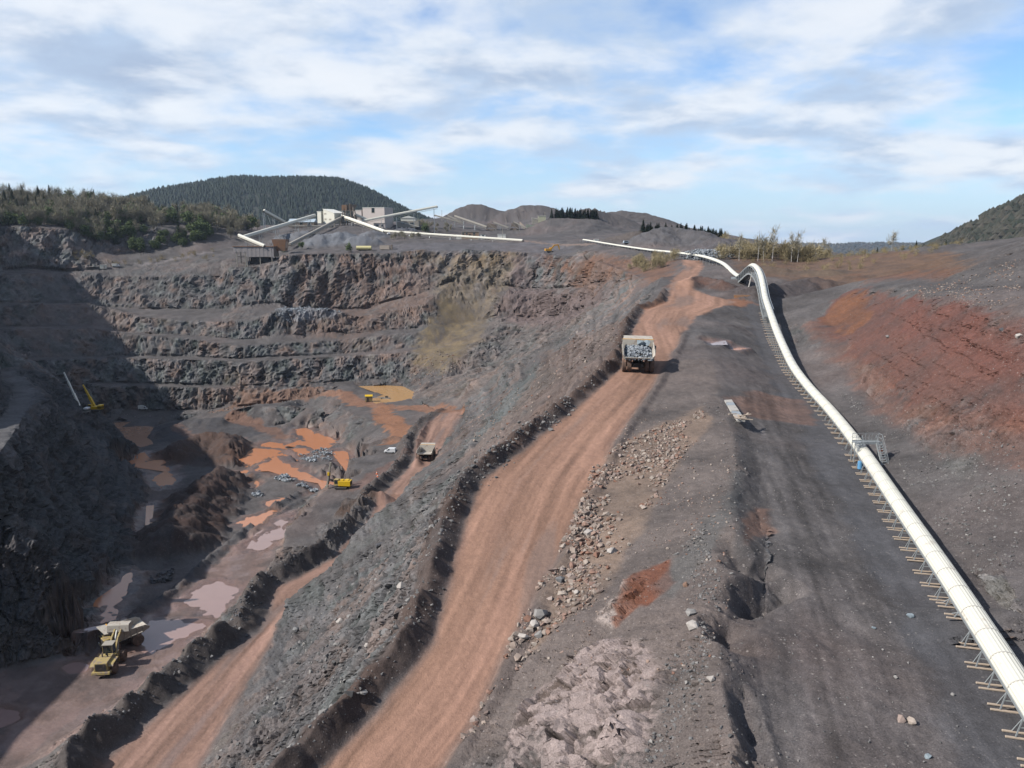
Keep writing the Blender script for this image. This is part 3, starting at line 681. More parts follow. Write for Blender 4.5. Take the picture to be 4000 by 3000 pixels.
# ---------------------------------------------------------------- materials
MATS = {}
def mat(name, col, rough=.8, metal=0.0, spec=.3, var=.18, scale=1.5, bump=0.0, bscale=8.0, coord='Object', extra=None, vscale=None):
    if name in MATS: return MATS[name]
    m = bpy.data.materials.new(name); m.use_nodes = True; t = NT(m.node_tree); b = m.node_tree.nodes['Principled BSDF']
    tcn = t.node('ShaderNodeTexCoord'); vec = tcn.outputs[coord]
    if vscale: vec = t.node('ShaderNodeVectorMath', {0: vec, 1: vscale}, operation='MULTIPLY').outputs[0]
    f, _ = t.noise(vec, scale, 5, .6)
    col = [x * .55 for x in col]; lo, hi = 1 - var, 1 + var
    c = t.mix(f, rgba([min(1, x * lo) for x in col]), rgba([min(1, x * hi) for x in col]))
    if extra:                       # (colour, threshold, scale): patches of dirt, rust, mud
        f2, _ = t.noise(vec, extra[2], 4, .6)
        c = t.mix(t.ramp(f2, extra[1], extra[1] + .14), c, rgba([x * .55 for x in extra[0]]))
    t.put(b.inputs['Base Color'], c); b.inputs['Roughness'].default_value = rough; b.inputs['Metallic'].default_value = metal
    b.inputs['Specular IOR Level'].default_value = spec
    if bump:
        fb, _ = t.noise(vec, bscale, 5, .6)
        bn = t.node('ShaderNodeBump', {'Height': fb, 'Strength': bump, 'Distance': .1}); t.put(b.inputs['Normal'], bn.outputs[0])
    MATS[name] = m; return m
def terrain_mat():
    m = bpy.data.materials.new('quarry_ground'); m.use_nodes = True; t = NT(m.node_tree); b = m.node_tree.nodes['Principled BSDF']
    at = t.node('ShaderNodeAttribute', attribute_name='Col'); tcn = t.node('ShaderNodeTexCoord'); v = tcn.outputs['Object']
    f1, _ = t.noise(v, 1.1, 6, .68); f2, _ = t.noise(v, 11.0, 3, .65)
    vo = t.node('ShaderNodeTexVoronoi', {'Vector': v, 'Scale': 2.1}, feature='F1')
    peb = t.ramp(vo.outputs['Distance'], .10, .24, 1, 0)
    pick = t.ramp(t.node('ShaderNodeSeparateColor', {0: vo.outputs['Color']}).outputs[0], .72, .8)
    sp = t.node('ShaderNodeAttribute', attribute_name='stony')
    vo2 = t.node('ShaderNodeTexVoronoi', {'Vector': v, 'Scale': 5.5}, feature='F1')
    pk2 = t.ramp(t.node('ShaderNodeSeparateColor', {0: vo2.outputs['Color']}).outputs[1], .80, .86); pb2 = t.math('MULTIPLY', t.ramp(vo2.outputs['Distance'], .12, .30, 1, 0), pk2)
    peb = t.math('MULTIPLY', t.math('MAXIMUM', t.math('MULTIPLY', peb, pick), pb2), sp.outputs['Fac'])
    wet = t.node('ShaderNodeAttribute', attribute_name='wet').outputs['Fac']
    val = t.math('ADD', t.math('MULTIPLY_ADD', f1, .9, .55), t.math('MULTIPLY_ADD', t.ramp(f2, .34, .66, 0.0, 1.0, False), .62, -.31))
    val = t.math('MULTIPLY_ADD', t.math('SUBTRACT', val, 1.0), t.math('MULTIPLY_ADD', sp.outputs['Fac'], .6, .4), 1.0)
    g_ = t.node('ShaderNodeCombineColor', {0: val, 1: val, 2: val}).outputs[0]
    c = t.mix(1.0, at.outputs['Color'], g_, 'MULTIPLY')
    c = t.mix(t.math('MULTIPLY', peb, .65), c, rgba((.17, .152, .142)))
    t.put(b.inputs['Base Color'], c); t.put(b.inputs['Roughness'], t.math('MULTIPLY_ADD', wet, -.62, .92)); t.put(b.inputs['Specular IOR Level'], t.math('MULTIPLY_ADD', wet, .3, .15))
    hgt = t.math('ADD', f1, t.math('MULTIPLY', f2, .35))
    bn = t.node('ShaderNodeBump', {'Height': hgt, 'Strength': .55, 'Distance': .22}); t.put(b.inputs['Normal'], bn.outputs[0])
    return m
TMAT = terrain_mat()

# ---------------------------------------------------------------- terrain: objects of the setting
def np_mesh(name, V, T, mat_, smooth_=False):
    me = bpy.data.meshes.new(name)
    me.vertices.add(len(V)); me.vertices.foreach_set('co', np.asarray(V, np.float32).ravel())
    me.loops.add(len(T) * 3); me.loops.foreach_set('vertex_index', np.asarray(T, np.int32).ravel())
    me.polygons.add(len(T)); me.polygons.foreach_set('loop_start', np.arange(0, len(T) * 3, 3, dtype=np.int32))
    me.polygons.foreach_set('use_smooth', np.full(len(T), smooth_))
    me.update(calc_edges=True)
    if mat_: me.materials.append(mat_)
    return me
def obj(name, me, parent=None, loc=None):
    o = bpy.data.objects.new(name, me); COL.objects.link(o)
    if parent: o.parent = parent
    if loc is not None: o.location = loc
    return o
WET = np.clip(.8 * wetm + .75 * poly_mask(xyw, POLY['mud'][0], 3) * sstep(-.3, .2, n2[:, 0]), 0, 1) * (1 - bl)
stony = np.clip((1 - road) * (1 - .6 * flat), 0, 1)
FULL = obj('survey', np_mesh('survey', V, T, None))
bpy.context.view_layer.update()
TREE = BVHTree.FromObject(FULL, bpy.context.evaluated_depsgraph_get())
def hit(x, y):
    """finished ground seen at survey position x,y"""
    h = TREE.ray_cast(CAM, ray(x * GS, y * GS).normalized()); return h[0], h[1]
def drop(x, y):
    """finished ground at plan position x,y"""
    h = TREE.ray_cast(Vector((x, y, 400)), Vector((0, 0, -1))); return (h[0], h[1]) if h[0] is not None else (Vector((x, y, 0)), Vector((0, 0, 1)))
cen = (V[T[:, 0]] + V[T[:, 1]] + V[T[:, 2]]) / 3; cxy = cen[:, :2]
lab = np.zeros(len(T), int)
PIT = [gd(*q) for q in ((-60,600,500),(125,592,545),(300,597,556),(500,580,556),(620,551,553),(780,547,560),(1000,540,562),(1180,548,542),(1300,570,450),(1390,603,300))] + BROW[::-1] + [W(-26,26,-14), W(-60,-60,-30), W(-190,-60,30), W(-200,130,50), W(-312,360,54)]
lab[in_poly(cxy, PIT)] = 1
FLOOR = [gz(*q) for q in ((0,1357,-60),(175,1330,-60.6),(285,1240,-62),(318,1060,-66.5),(262,945,-71.4),(215,898,-68),(280,885,-67.6),(450,885,-67.5),(680,856,-60.5),(740,838,-56.5),(870,832,-56.5),(905,852,-56),(998,886,-46.5),(950,893,-47),(903,955,-48.6),(835,1085,-49.6),(700,1175,-53),(604,1140,-61),(612,1185,-60.2),(450,1365,-60),(210,1550,-60),(20,1659,-60),(-20,1659,-60))]
lab[in_poly(cxy, FLOOR)] = 2
lab[(road[T].mean(1) > .5)] = 3
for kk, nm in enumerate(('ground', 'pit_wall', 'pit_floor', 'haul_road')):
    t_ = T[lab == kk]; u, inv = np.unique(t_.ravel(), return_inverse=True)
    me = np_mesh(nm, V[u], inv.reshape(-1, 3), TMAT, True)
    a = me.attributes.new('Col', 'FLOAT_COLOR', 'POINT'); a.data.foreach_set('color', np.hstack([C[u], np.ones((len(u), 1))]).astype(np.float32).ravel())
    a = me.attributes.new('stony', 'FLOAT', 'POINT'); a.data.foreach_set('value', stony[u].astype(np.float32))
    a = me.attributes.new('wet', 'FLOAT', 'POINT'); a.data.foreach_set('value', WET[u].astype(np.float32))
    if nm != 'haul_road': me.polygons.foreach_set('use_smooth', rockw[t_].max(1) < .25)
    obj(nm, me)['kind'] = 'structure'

# water
def water_mat(name, col, rough):
    m = bpy.data.materials.new(name); m.use_nodes = True; t = NT(m.node_tree); b = m.node_tree.nodes['Principled BSDF']
    v = t.node('ShaderNodeTexCoord').outputs['Object']; f, _ = t.noise(v, .25, 4, .6)
    t.put(b.inputs['Base Color'], t.mix(f, rgba([x * .88 for x in col]), rgba([x * 1.12 for x in col])))
    b.inputs['Roughness'].default_value = rough; b.inputs['Specular IOR Level'].default_value = .45
    fb, _ = t.noise(v, 3.0, 2, .5); bn = t.node('ShaderNodeBump', {'Height': fb, 'Strength': .05, 'Distance': .02}); t.put(b.inputs['Normal'], bn.outputs[0])
    return m
WM = {ORANGE: water_mat('orange_water', (.27, .115, .055), .2), PINK: water_mat('pink_water', (.185, .125, .112), .12), BROWNW: water_mat('pond_water', (.22, .13, .088), .16), 'ochre': water_mat('ochre_water', (.27, .16, .07), .2)}
def sheet(name, P, z, m, grow):
    c = Vector((sum(p.x for p in P) / len(P), sum(p.y for p in P) / len(P), 0)); bm = bmesh.new()
    vs = []
    for p in P:
        q = Vector((p.x, p.y, 0)) - c; q = q * (1 + grow / max(q.length, .1)); vs.append(bm.verts.new((q.x, q.y, 0)))
    bm.faces.new(vs); bmesh.ops.triangulate(bm, faces=bm.faces[:]); bmesh.ops.recalc_face_normals(bm, faces=bm.faces[:])
    for f in bm.faces:
        if f.normal.z < 0: f.normal_flip()
    me = bpy.data.meshes.new(name); bm.to_mesh(me); bm.free(); me.materials.append(m)
    o = obj(name, me, None, (c.x, c.y, z)); o['kind'] = 'structure'; return o
for kind, P, zw, r in PUD: sheet('puddle_water', P, zw, WM[kind], max(.6, min(4.2, r * .45)))
sheet('pond_water', POND1, -71.62, WM[BROWNW], 1.5); sheet('pond_water', POND2, -56.75, WM['ochre'], 1.5)
# ---------------------------------------------------------------- mesh helpers
class MB:
    """collects simple solids and links them as ONE mesh object"""
    def __init__(s): s.v, s.f = [], []
    def add(s, vs, fs):
        i = len(s.v); s.v += [tuple(v) for v in vs]; s.f += [tuple(i + j for j in f) for f in fs]; return s
    def hexa(s, p):        # 8 corners: bottom loop 0-3, top loop 4-7
        return s.add(p, [(3,2,1,0),(4,5,6,7),(0,1,5,4),(1,2,6,5),(2,3,7,6),(3,0,4,7)])
    def box(s, c, d, rz=0.0, rx=0.0, ry=0.0):
        M = Matrix.Translation(c) @ Matrix.Rotation(rz, 4, 'Z') @ Matrix.Rotation(ry, 4, 'Y') @ Matrix.Rotation(rx, 4, 'X')
        x, y, z = d[0] / 2, d[1] / 2, d[2] / 2
        return s.hexa([M @ Vector(q) for q in ((-x,-y,-z),(x,-y,-z),(x,y,-z),(-x,y,-z),(-x,-y,z),(x,-y,z),(x,y,z),(-x,y,z))])
    def bar(s, a, b, w, h=None, up=(0, 0, 1)):
        a, b = Vector(a), Vector(b); h = h or w; d = (b - a).normalized(); u = Vector(up)
        if abs(d.dot(u)) > .98: u = Vector((1, 0, 0))
        r = d.cross(u).normalized() * (w / 2); u = r.cross(d).normalized() * (h / 2)
        return s.hexa([a-r-u, a+r-u, b+r-u, b-r-u, a-r+u, a+r+u, b+r+u, b-r+u])
    def tube(s, a, b, r, n=8, r2=None, cap=True):
        a, b = Vector(a), Vector(b); r2 = r if r2 is None else r2; d = (b - a).normalized()
        u = d.orthogonal().normalized(); w = d.cross(u); vs = []
        for p, rr in ((a, r), (b, r2)):
            for i in range(n):
                t = 2 * math.pi * i / n; vs.append(p + (u * math.cos(t) + w * math.sin(t)) * rr)
        fs = [(i, (i + 1) % n, n + (i + 1) % n, n + i) for i in range(n)]
        if cap: fs += [tuple(range(n - 1, -1, -1)), tuple(range(n, 2 * n))]
        return s.add(vs, fs)
    def prism(s, poly, x0, x1):       # y,z outline extruded along x
        n = len(poly); vs = [(x0, y, z) for y, z in poly] + [(x1, y, z) for y, z in poly]
        return s.add(vs, [tuple(range(n - 1, -1, -1)), tuple(range(n, 2 * n))] + [(i, (i + 1) % n, n + (i + 1) % n, n + i) for i in range(n)])
    def lathe(s, prof, c, axis='X', n=20):   # prof: (along, radius)
        vs = []
        for h, r in prof:
            for i in range(n):
                t = 2 * math.pi * i / n; a_, b_ = r * math.cos(t), r * math.sin(t)
                q = {'X': (h, a_, b_), 'Y': (a_, h, b_), 'Z': (a_, b_, h)}[axis]; vs.append(Vector(c) + Vector(q))
        fs = []; m = len(prof)
        for k_ in range(m - 1):
            for i in range(n): j = (i + 1) % n; fs.append((k_*n+i, k_*n+j, (k_+1)*n+j, (k_+1)*n+i))
        fs += [tuple(range(n - 1, -1, -1)), tuple((m - 1) * n + i for i in range(n))]
        return s.add(vs, fs)
    def mesh(s, name, m, smooth_=False, bevel=0.0):
        bm = bmesh.new(); vs = [bm.verts.new(v) for v in s.v]
        for f in s.f:
            try: bm.faces.new([vs[i] for i in f])
            except ValueError: pass
        bmesh.ops.recalc_face_normals(bm, faces=bm.faces[:])
        if bevel: bmesh.ops.bevel(bm, geom=bm.edges[:], offset=bevel, segments=1, affect='EDGES', clamp_overlap=True)
        me = bpy.data.meshes.new(name); bm.to_mesh(me); bm.free(); me.materials.append(m)
        if smooth_: me.polygons.foreach_set('use_smooth', np.full(len(me.polygons), True))
        return me
    def build(s, name, m, parent=None, smooth_=False, bevel=0.0, loc=None):
        return obj(name, s.mesh(name, m, smooth_, bevel), parent, loc)
def tag(o, label, cat=None, group=None, kind=None):
    if label: o['label'] = label
    if cat: o['category'] = cat
    if group: o['group'] = group
    if kind: o['kind'] = kind
    return o
def thing(name, label, cat, loc=(0, 0, 0), rz=0.0, group=None, scale=1.0):
    o = bpy.data.objects.new(name, None); COL.objects.link(o); o.empty_display_size = .5
    o.location = loc; o.rotation_euler = (0, 0, rz); o.scale = (scale,) * 3
    return tag(o, label, cat, group)
def copy_thing(src, loc, rz=0.0, label=None, group=None, scale=None):
    r = src.copy(); COL.objects.link(r); r.location = loc; r.rotation_euler = (0, 0, rz)
    if scale: r.scale = scale if hasattr(scale, '__len__') else (scale,) * 3
    if label: r['label'] = label
    if group: r['group'] = group
    for ch in src.children:
        c = ch.copy(); COL.objects.link(c); c.parent = r
        for g_ in ch.children:
            d = g_.copy(); COL.objects.link(d); d.parent = c
    return r
def face_to(a, b): return math.atan2(-(b[0] - a[0]), b[1] - a[1])      # z rotation that turns local +Y from a to b
def tilt(o, n, rz):
    """stand on a slope: local Z along n, heading rz"""
    z = Vector(n).normalized(); y = Vector((-math.sin(rz), math.cos(rz), 0)); x = y.cross(z).normalized(); y = z.cross(x)
    o.rotation_euler = Matrix((x, y, z)).transposed().to_euler()

# paint and metal
M_DUST = (.30, .22, .17)
dump_paint = mat('dusty_cream_paint', (.47, .43, .37), .65, extra=((.34,.27,.22), .52, 1.2), scale=3)
yellow_paint = mat('dusty_yellow_paint', (.42, .32, .12), .65, extra=((.27,.21,.16), .46, 1.5), scale=3)
bright_yellow = mat('bright_yellow_paint', (.72, .46, .015), .45, scale=2)
orange_paint = mat('orange_yellow_paint', (.72, .36, .04), .5, extra=((.42,.28,.12), .6, 2), scale=2)
tyre_mud = mat('muddy_tyre_rubber', (.13, .085, .065), .95, extra=((.24,.145,.105), .5, 1.6), bump=.3, bscale=6)
tyre_dark = mat('tyre_rubber', (.028, .027, .027), .9, bump=.3)
rim_paint = mat('wheel_rim', (.34, .27, .16), .6)
dark_steel = mat('dark_steel', (.045, .042, .04), .6, extra=((.16,.11,.085), .55, 1.5))
glass = mat('dark_glass', (.02, .03, .035), .08, spec=.6, var=.1)
white_paint = mat('white_vehicle_paint', (.78, .79, .80), .35, spec=.5, var=.06, extra=((.60,.56,.52), .66, 1.0))
silver_paint = mat('silver_blue_paint', (.42, .48, .55), .35, spec=.5, var=.06)
cream_sheet = mat('cream_corrugated_sheet', (.76, .74, .64), .5, var=.07, scale=.6, extra=((.60,.56,.46), .62, .5))
white_sheet = mat('white_sheet', (.80, .79, .72), .5, var=.06, scale=.3)
galv = mat('galvanised_steel', (.42, .45, .46), .45, metal=.35, var=.15, scale=3)
wood = mat('weathered_timber', (.46, .37, .29), .85, scale=4, var=.3)
concrete = mat('pale_concrete', (.42, .40, .37), .85, scale=1.5, extra=((.30,.26,.22), .55, .8))
rust = mat('rusty_steel', (.26, .15, .09), .8, extra=((.36,.17,.07), .5, 1.2), scale=2)
brown_steel = mat('dusty_brown_steel', (.24, .19, .15), .75, scale=.8, var=.25)
belt_grey = mat('dusty_grey_steel', (.36, .33, .28), .7, scale=.6, var=.2)
pinkish_wall = mat('pale_pinkish_sheet_wall', (.60, .53, .49), .6, var=.08, scale=.2)
red_plastic = mat('orange_red_plastic', (.75, .16, .04), .5)
blue_plastic = mat('blue_plastic', (.12, .32, .55), .5)

def wheel(parent, c, r, w, tm=tyre_mud, rm=rim_paint, n=22, side=1):
    t = MB().lathe([(-w/2, r*.62), (-w/2, r*.90), (-w*.36, r), (w*.36, r), (w/2, r*.90), (w/2, r*.62)], (0,0,0), 'X', n).build('wheel', tm, parent, False, 0, c)
    MB().lathe([(-w*.30*side, r*.60), (w*.44*side, r*.60), (w*.30*side, r*.40), (w*.40*side, r*.18)], (0,0,0), 'X', n).build('rim', rm, t)
    return t

# ---------------------------------------------------------------- haul trucks
def haul_truck(label, loc, rz, group, n=None):
    t = thing('haul_truck', label, 'dump truck', loc, rz, group, .9)
    if n is not None: tilt(t, n, rz)
    f = MB()
    for s in (-1, 1): f.bar((s*.75,-3.6,1.75), (s*.75,4.6,1.75), .35, .6)
    f.box((0,-2.1,1.45), (3.0,.9,.9)).box((0,3.1,1.3), (3.2,.5,.5)).box((0,.8,1.7), (1.6,3.0,.9)).build('chassis', dark_steel, t)
    b = MB()    # bed: floor, two flared side walls, headboard, canopy
    yr, yf = -5.0, 2.4
    zf = lambda y: 2.55 + .075*(yf - y) + max(0, (-3.2 - y))*.28
    rim = lambda y: 4.75
    for s in (-1, 1):
        P = []
        for y, zt in ((yr, 4.05), (-3.9, 4.72), (yf, 4.85)):
            z0 = zf(y); P.append([(s*2.62, y, z0), (s*3.02, y, zt), (s*2.86, y, zt), (s*2.46, y, z0 + .02)])
        for A, B in zip(P[:-1], P[1:]): b.hexa([A[0], A[3], B[3], B[0], A[1], A[2], B[2], B[1]])
    for y0, y1 in ((yr, -3.2), (-3.2, yf)):
        b.hexa([(-2.6,y0,zf(y0)-.2),(2.6,y0,zf(y0)-.2),(2.6,y1,zf(y1)-.2),(-2.6,y1,zf(y1)-.2),(-2.6,y0,zf(y0)+.02),(2.6,y0,zf(y0)+.02),(2.6,y1,zf(y1)+.02),(-2.6,y1,zf(y1)+.02)])
    b.hexa([(-2.62,yf-.1,2.4),(2.62,yf-.1,2.4),(2.62,yf+.1,2.4),(-2.62,yf+.1,2.4),(-3.0,yf+.35,5.2),(3.0,yf+.35,5.2),(3.0,yf+.6,5.2),(-3.0,yf+.6,5.2)])
    bed = b.build('dump_bed', dump_paint, t, False, .03)
    MB().hexa([(-2.95,yf+.62,5.02),(2.95,yf+.62,5.02),(2.7,5.1,5.3),(-2.7,5.1,5.3),(-2.95,yf+.62,5.2),(2.95,yf+.62,5.2),(2.7,5.1,5.45),(-2.7,5.1,5.45)]).build('canopy', dump_paint, bed)
    MB().bar((-3.02,yf+.48,5.24),(3.02,yf+.48,5.24),.2,.12).build('headboard_rim', orange_paint, bed)
    for s in (-1, 1):
        for y in (-3.4,-2.0,-.6,.8): MB().hexa([(s*2.64,y-.12,zf(y)-.15),(s*2.84,y-.12,zf(y)-.15),(s*2.84,y+.12,zf(y)-.15),(s*2.64,y+.12,zf(y)-.15),(s*3.0,y-.12,4.6),(s*3.2,y-.12,4.6),(s*3.2,y+.12,4.6),(s*3.0,y+.12,4.6)]).build('side_rib', dump_paint, bed)
        wheel(t, (s*2.45,3.1,1.35), 1.35, .95, side=s)
        wheel(t, (s*2.60,-2.1,1.38), 1.38, .82, side=s); wheel(t, (s*1.62,-2.1,1.38), 1.38, .82, side=s)
        MB().box((s*2.0,5.05,1.55), (.5,.12,.3)).build('headlight', white_sheet, t)
        m_ = MB().bar((s*2.6,4.0,3.5),(s*3.35,4.05,3.6),.07); m_.box((s*3.45,4.05,3.45),(.32,.1,.62)).build('mirror', dark_steel, t)
        MB().box((s*2.45,3.2,2.85), (1.2,3.0,.16)).build('fender', yellow_paint, t)
    c = MB().box((1.45,3.5,3.75), (1.9,1.7,1.75)).build('cab', yellow_paint, t, False, .05)
    MB().box((1.45,4.38,3.95),(1.6,.05,.85)).build('windscreen', glass, c); MB().box((2.42,3.5,3.95),(.05,1.2,.8)).build('side_window', glass, c)
    MB().box((-.6,4.0,2.6),(2.2,2.1,1.7)).build('engine_hood', yellow_paint, t, False, .05); MB().box((-.6,5.08,2.5),(1.9,.06,1.4)).build('radiator_grille', dark_steel, t)
    MB().box((0,5.0,1.25),(5.2,.35,.55)).build('bumper', yellow_paint, t)
    l = MB()
    for i in range(6): l.box((-1.9,5.25-.12*i*0,1.0+.3*i),(.7,.12,.05))
    l.bar((-2.25,5.25,.8),(-2.25,5.25,2.9),.05); l.bar((-1.55,5.25,.8),(-1.55,5.25,2.9),.05); l.build('ladder', yellow_paint, t)
    return t

hp1, hn1 = hit(1386, 794)
rdir1 = face_to((16.5,130), (30,160))
truck1_loc = gz(1386, 797, 0)
q_ = gz(1386, 800, 4.0); g0_, _ = drop(q_.x, q_.y + 2.1)
rz1 = face_to(ROADC[9], ROADC[10])
truck1 = haul_truck('dusty haul truck heaped with grey rock climbing the red haul road', Vector((g0_.x, g0_.y + 2.4, g0_.z + .18)), rz1 * .35, 'rigid haul trucks', Vector((-.0, -.115, 1)))
g2_, _ = hit(920, 996)
truck2 = haul_truck('empty haul truck seen from behind descending the lower ramp into the pit', Vector((g2_.x, g2_.y + 2.0, g2_.z - .05)), math.radians(-4), 'rigid haul trucks')

# rocks
def rock_mesh(name, seed, m, n=14, flat_=.75):
    r = random.Random(seed); bm = bmesh.new()
    for i in range(n):
        v = Vector((r.gauss(0,1), r.gauss(0,1), r.gauss(0,1))).normalized(); v = Vector((v.x * r.uniform(.75,1), v.y * r.uniform(.6,.9), v.z * flat_ * r.uniform(.7,1)))
        bm.verts.new(v * .5)
    res = bmesh.ops.convex_hull(bm, input=bm.verts[:]); bmesh.ops.delete(bm, geom=[g_ for g_ in res['geom_interior'] if isinstance(g_, bmesh.types.BMVert)], context='VERTS')
    bmesh.ops.triangulate(bm, faces=bm.faces[:]); bmesh.ops.recalc_face_normals(bm, faces=bm.faces[:])
    me = bpy.data.meshes.new(name); bm.to_mesh(me); bm.free(); me.materials.append(m); return me
def stone_mat(name, cols, rough=.9):
    m = bpy.data.materials.new(name); m.use_nodes = True; t = NT(m.node_tree); b = m.node_tree.nodes['Principled BSDF']
    gn = t.node('ShaderNodeNewGeometry'); rp = t.node('ShaderNodeValToRGB', {0: gn.outputs['Random Per Island']}); cr = rp.color_ramp
    cols = [[x * .52 for x in c] for c in cols]; cr.elements[0].color = rgba(cols[0]); cr.elements[1].color = rgba(cols[-1])
    for i in range(1, len(cols) - 1): cr.elements.new(i / (len(cols) - 1)).color = rgba(cols[i])
    f, _ = t.noise(t.node('ShaderNodeTexCoord').outputs['Object'], 3.0, 4, .65)
    v = t.math('MULTIPLY_ADD', f, .8, .6); g_ = t.node('ShaderNodeCombineColor', {0: v, 1: v, 2: v}).outputs[0]
    t.put(b.inputs['Base Color'], t.mix(1.0, rp.outputs[0], g_, 'MULTIPLY')); b.inputs['Roughness'].default_value = rough; b.inputs['Specular IOR Level'].default_value = .2
    bn = t.node('ShaderNodeBump', {'Height': f, 'Strength': .5, 'Distance': .1}); t.put(b.inputs['Normal'], bn.outputs[0]); return m
S_GREY = stone_mat('grey_stone', [(.11,.108,.108), (.17,.165,.162), (.22,.21,.205), (.30,.285,.27)])
S_BLUE = stone_mat('blue_grey_stone', [(.16,.18,.20), (.30,.33,.36), (.40,.43,.46), (.22,.24,.27)])
S_TAN = stone_mat('tan_stone', [(.20,.15,.13), (.32,.26,.22), (.42,.36,.31), (.25,.13,.09), (.36,.30,.27)])
S_DARK = stone_mat('dark_stone', [(.06,.06,.065), (.11,.11,.12), (.15,.14,.14), (.22,.22,.22)])
PROTO = []
for i in range(10):
    me_ = rock_mesh('stone_proto', 100 + i, S_GREY, 9 + i % 4); v_ = np.zeros(len(me_.vertices) * 3); me_.vertices.foreach_get('co', v_); t_ = np.zeros(len(me_.polygons) * 3, int); me_.polygons.foreach_get('vertices', t_)
    PROTO.append((v_.reshape(-1, 3), t_.reshape(-1, 3))); bpy.data.meshes.remove(me_)
def pile_mesh(name, pts, sizes, m, sink=.2):
    VV, TT, k_ = [], [], 0
    for p, s in zip(pts, sizes):
        v, t = PROTO[random.randrange(10)]; a = random.uniform(0, 6.28); b = random.uniform(-.6, .6)
        M = np.array((Matrix.Rotation(a, 3, 'Z') @ Matrix.Rotation(b, 3, 'X'))); q = (v * s) @ M.T + np.array([p[0], p[1], p[2] + s * (.35 - sink)])
        VV.append(q); TT.append(t + k_); k_ += len(v)
    return np_mesh(name, np.vstack(VV), np.vstack(TT), m)
def rnd_size(lo, hi): return lo * (hi / lo) ** (random.random() ** 2.5)
def scatter(name, label, poly, n, lo, hi, m, sink=.2, heap=0.0):
    P = castl(poly) if not isinstance(poly[0], Vector) else poly
    xs, ys = [p.x for p in P], [p.y for p in P]; pts, sz = [], []; tries = 0
    A = np.array([(random.uniform(min(xs), max(xs)), random.uniform(min(ys), max(ys))) for _ in range(n * 9)]); A = A[in_poly(A, P)]; cl = fbm(np.stack([A[:, 0] / 7, A[:, 1] / 7, A[:, 0] * 0 + len(name)], 1), 3); A = A[cl + .45 * (np.random.default_rng(n).random(len(A)) - .5) > -.12][:n]
    for x, y in A:
        q, nn = drop(x, y); s = rnd_size(lo, hi); pts.append((q.x, q.y, q.z + heap * random.random())); sz.append(s)
    if not pts: return None
    return tag(obj(name, pile_mesh(name, pts, sz, m, sink)), label, 'rubble', None, 'stuff')
def scatter_line(name, label, P, w, n, lo, hi, m):
    Q = densify(P, 1.0); pts, sz = [], []
    for _ in range(n):
        i = random.randrange(len(Q)); q, nn = drop(Q[i].x + random.gauss(0, w), Q[i].y + random.gauss(0, w)); pts.append(tuple(q)); sz.append(rnd_size(lo, hi))
    return tag(obj(name, pile_mesh(name, pts, sz, m)), label, 'rubble', None, 'stuff')
# the load: blocks heaped in the first truck's bed
bpy.context.view_layer.update()
M1 = truck1.matrix_world
pts, sz = [], []
for i in range(620):
    x, y = random.uniform(-2.55, 2.55), random.uniform(-4.9, 2.3); e = max(abs(x) / 2.7, abs(y + 1.3) / 3.9)
    top = 3.55 + 1.0 * (1 - e ** 2.5) + .12 * (y + 1.3) * .5
    for lvl in (0, 1):
        p = M1 @ Vector((x * (.97), y, top - lvl * .35 - random.random() * .15)); pts.append(tuple(p)); sz.append(rnd_size(.22, .85))
tag(obj('rock_load', pile_mesh('rock_load', pts, sz, S_BLUE, .35)), 'broken grey rock heaped in the climbing truck bed', 'rock load', None, 'stuff')
def boulder(loc, size, label, m=S_GREY, seed=0, group=None, flat_=.75, rz=None, scale=(1,1,1), sink=.22):
    me = rock_mesh('boulder', 500 + seed, m, 18, flat_); o = obj('boulder', me, None, Vector(loc) + Vector((0, 0, size * (.36 - sink) * scale[2])))
    o.scale = tuple(size * s for s in scale); o.rotation_euler = (0, 0, random.uniform(0, 6.28) if rz is None else rz)
    return tag(o, label, 'boulder', group)
S_SLAB = stone_mat('slab_stone', [(.22,.27,.30), (.27,.32,.35)])
boulder(M1 @ Vector((.35,.9,4.55)), 2.1, 'pointed dark grey block on top of the truck load, left of its twin', S_SLAB, 3, scale=(.8,1,1.15), rz=.4)
boulder(M1 @ Vector((1.65,1.1,4.5)), 2.0, 'broad dark grey block on top of the truck load, nearest the mirror', S_SLAB, 8, scale=(.9,1,1.0), rz=1.2)

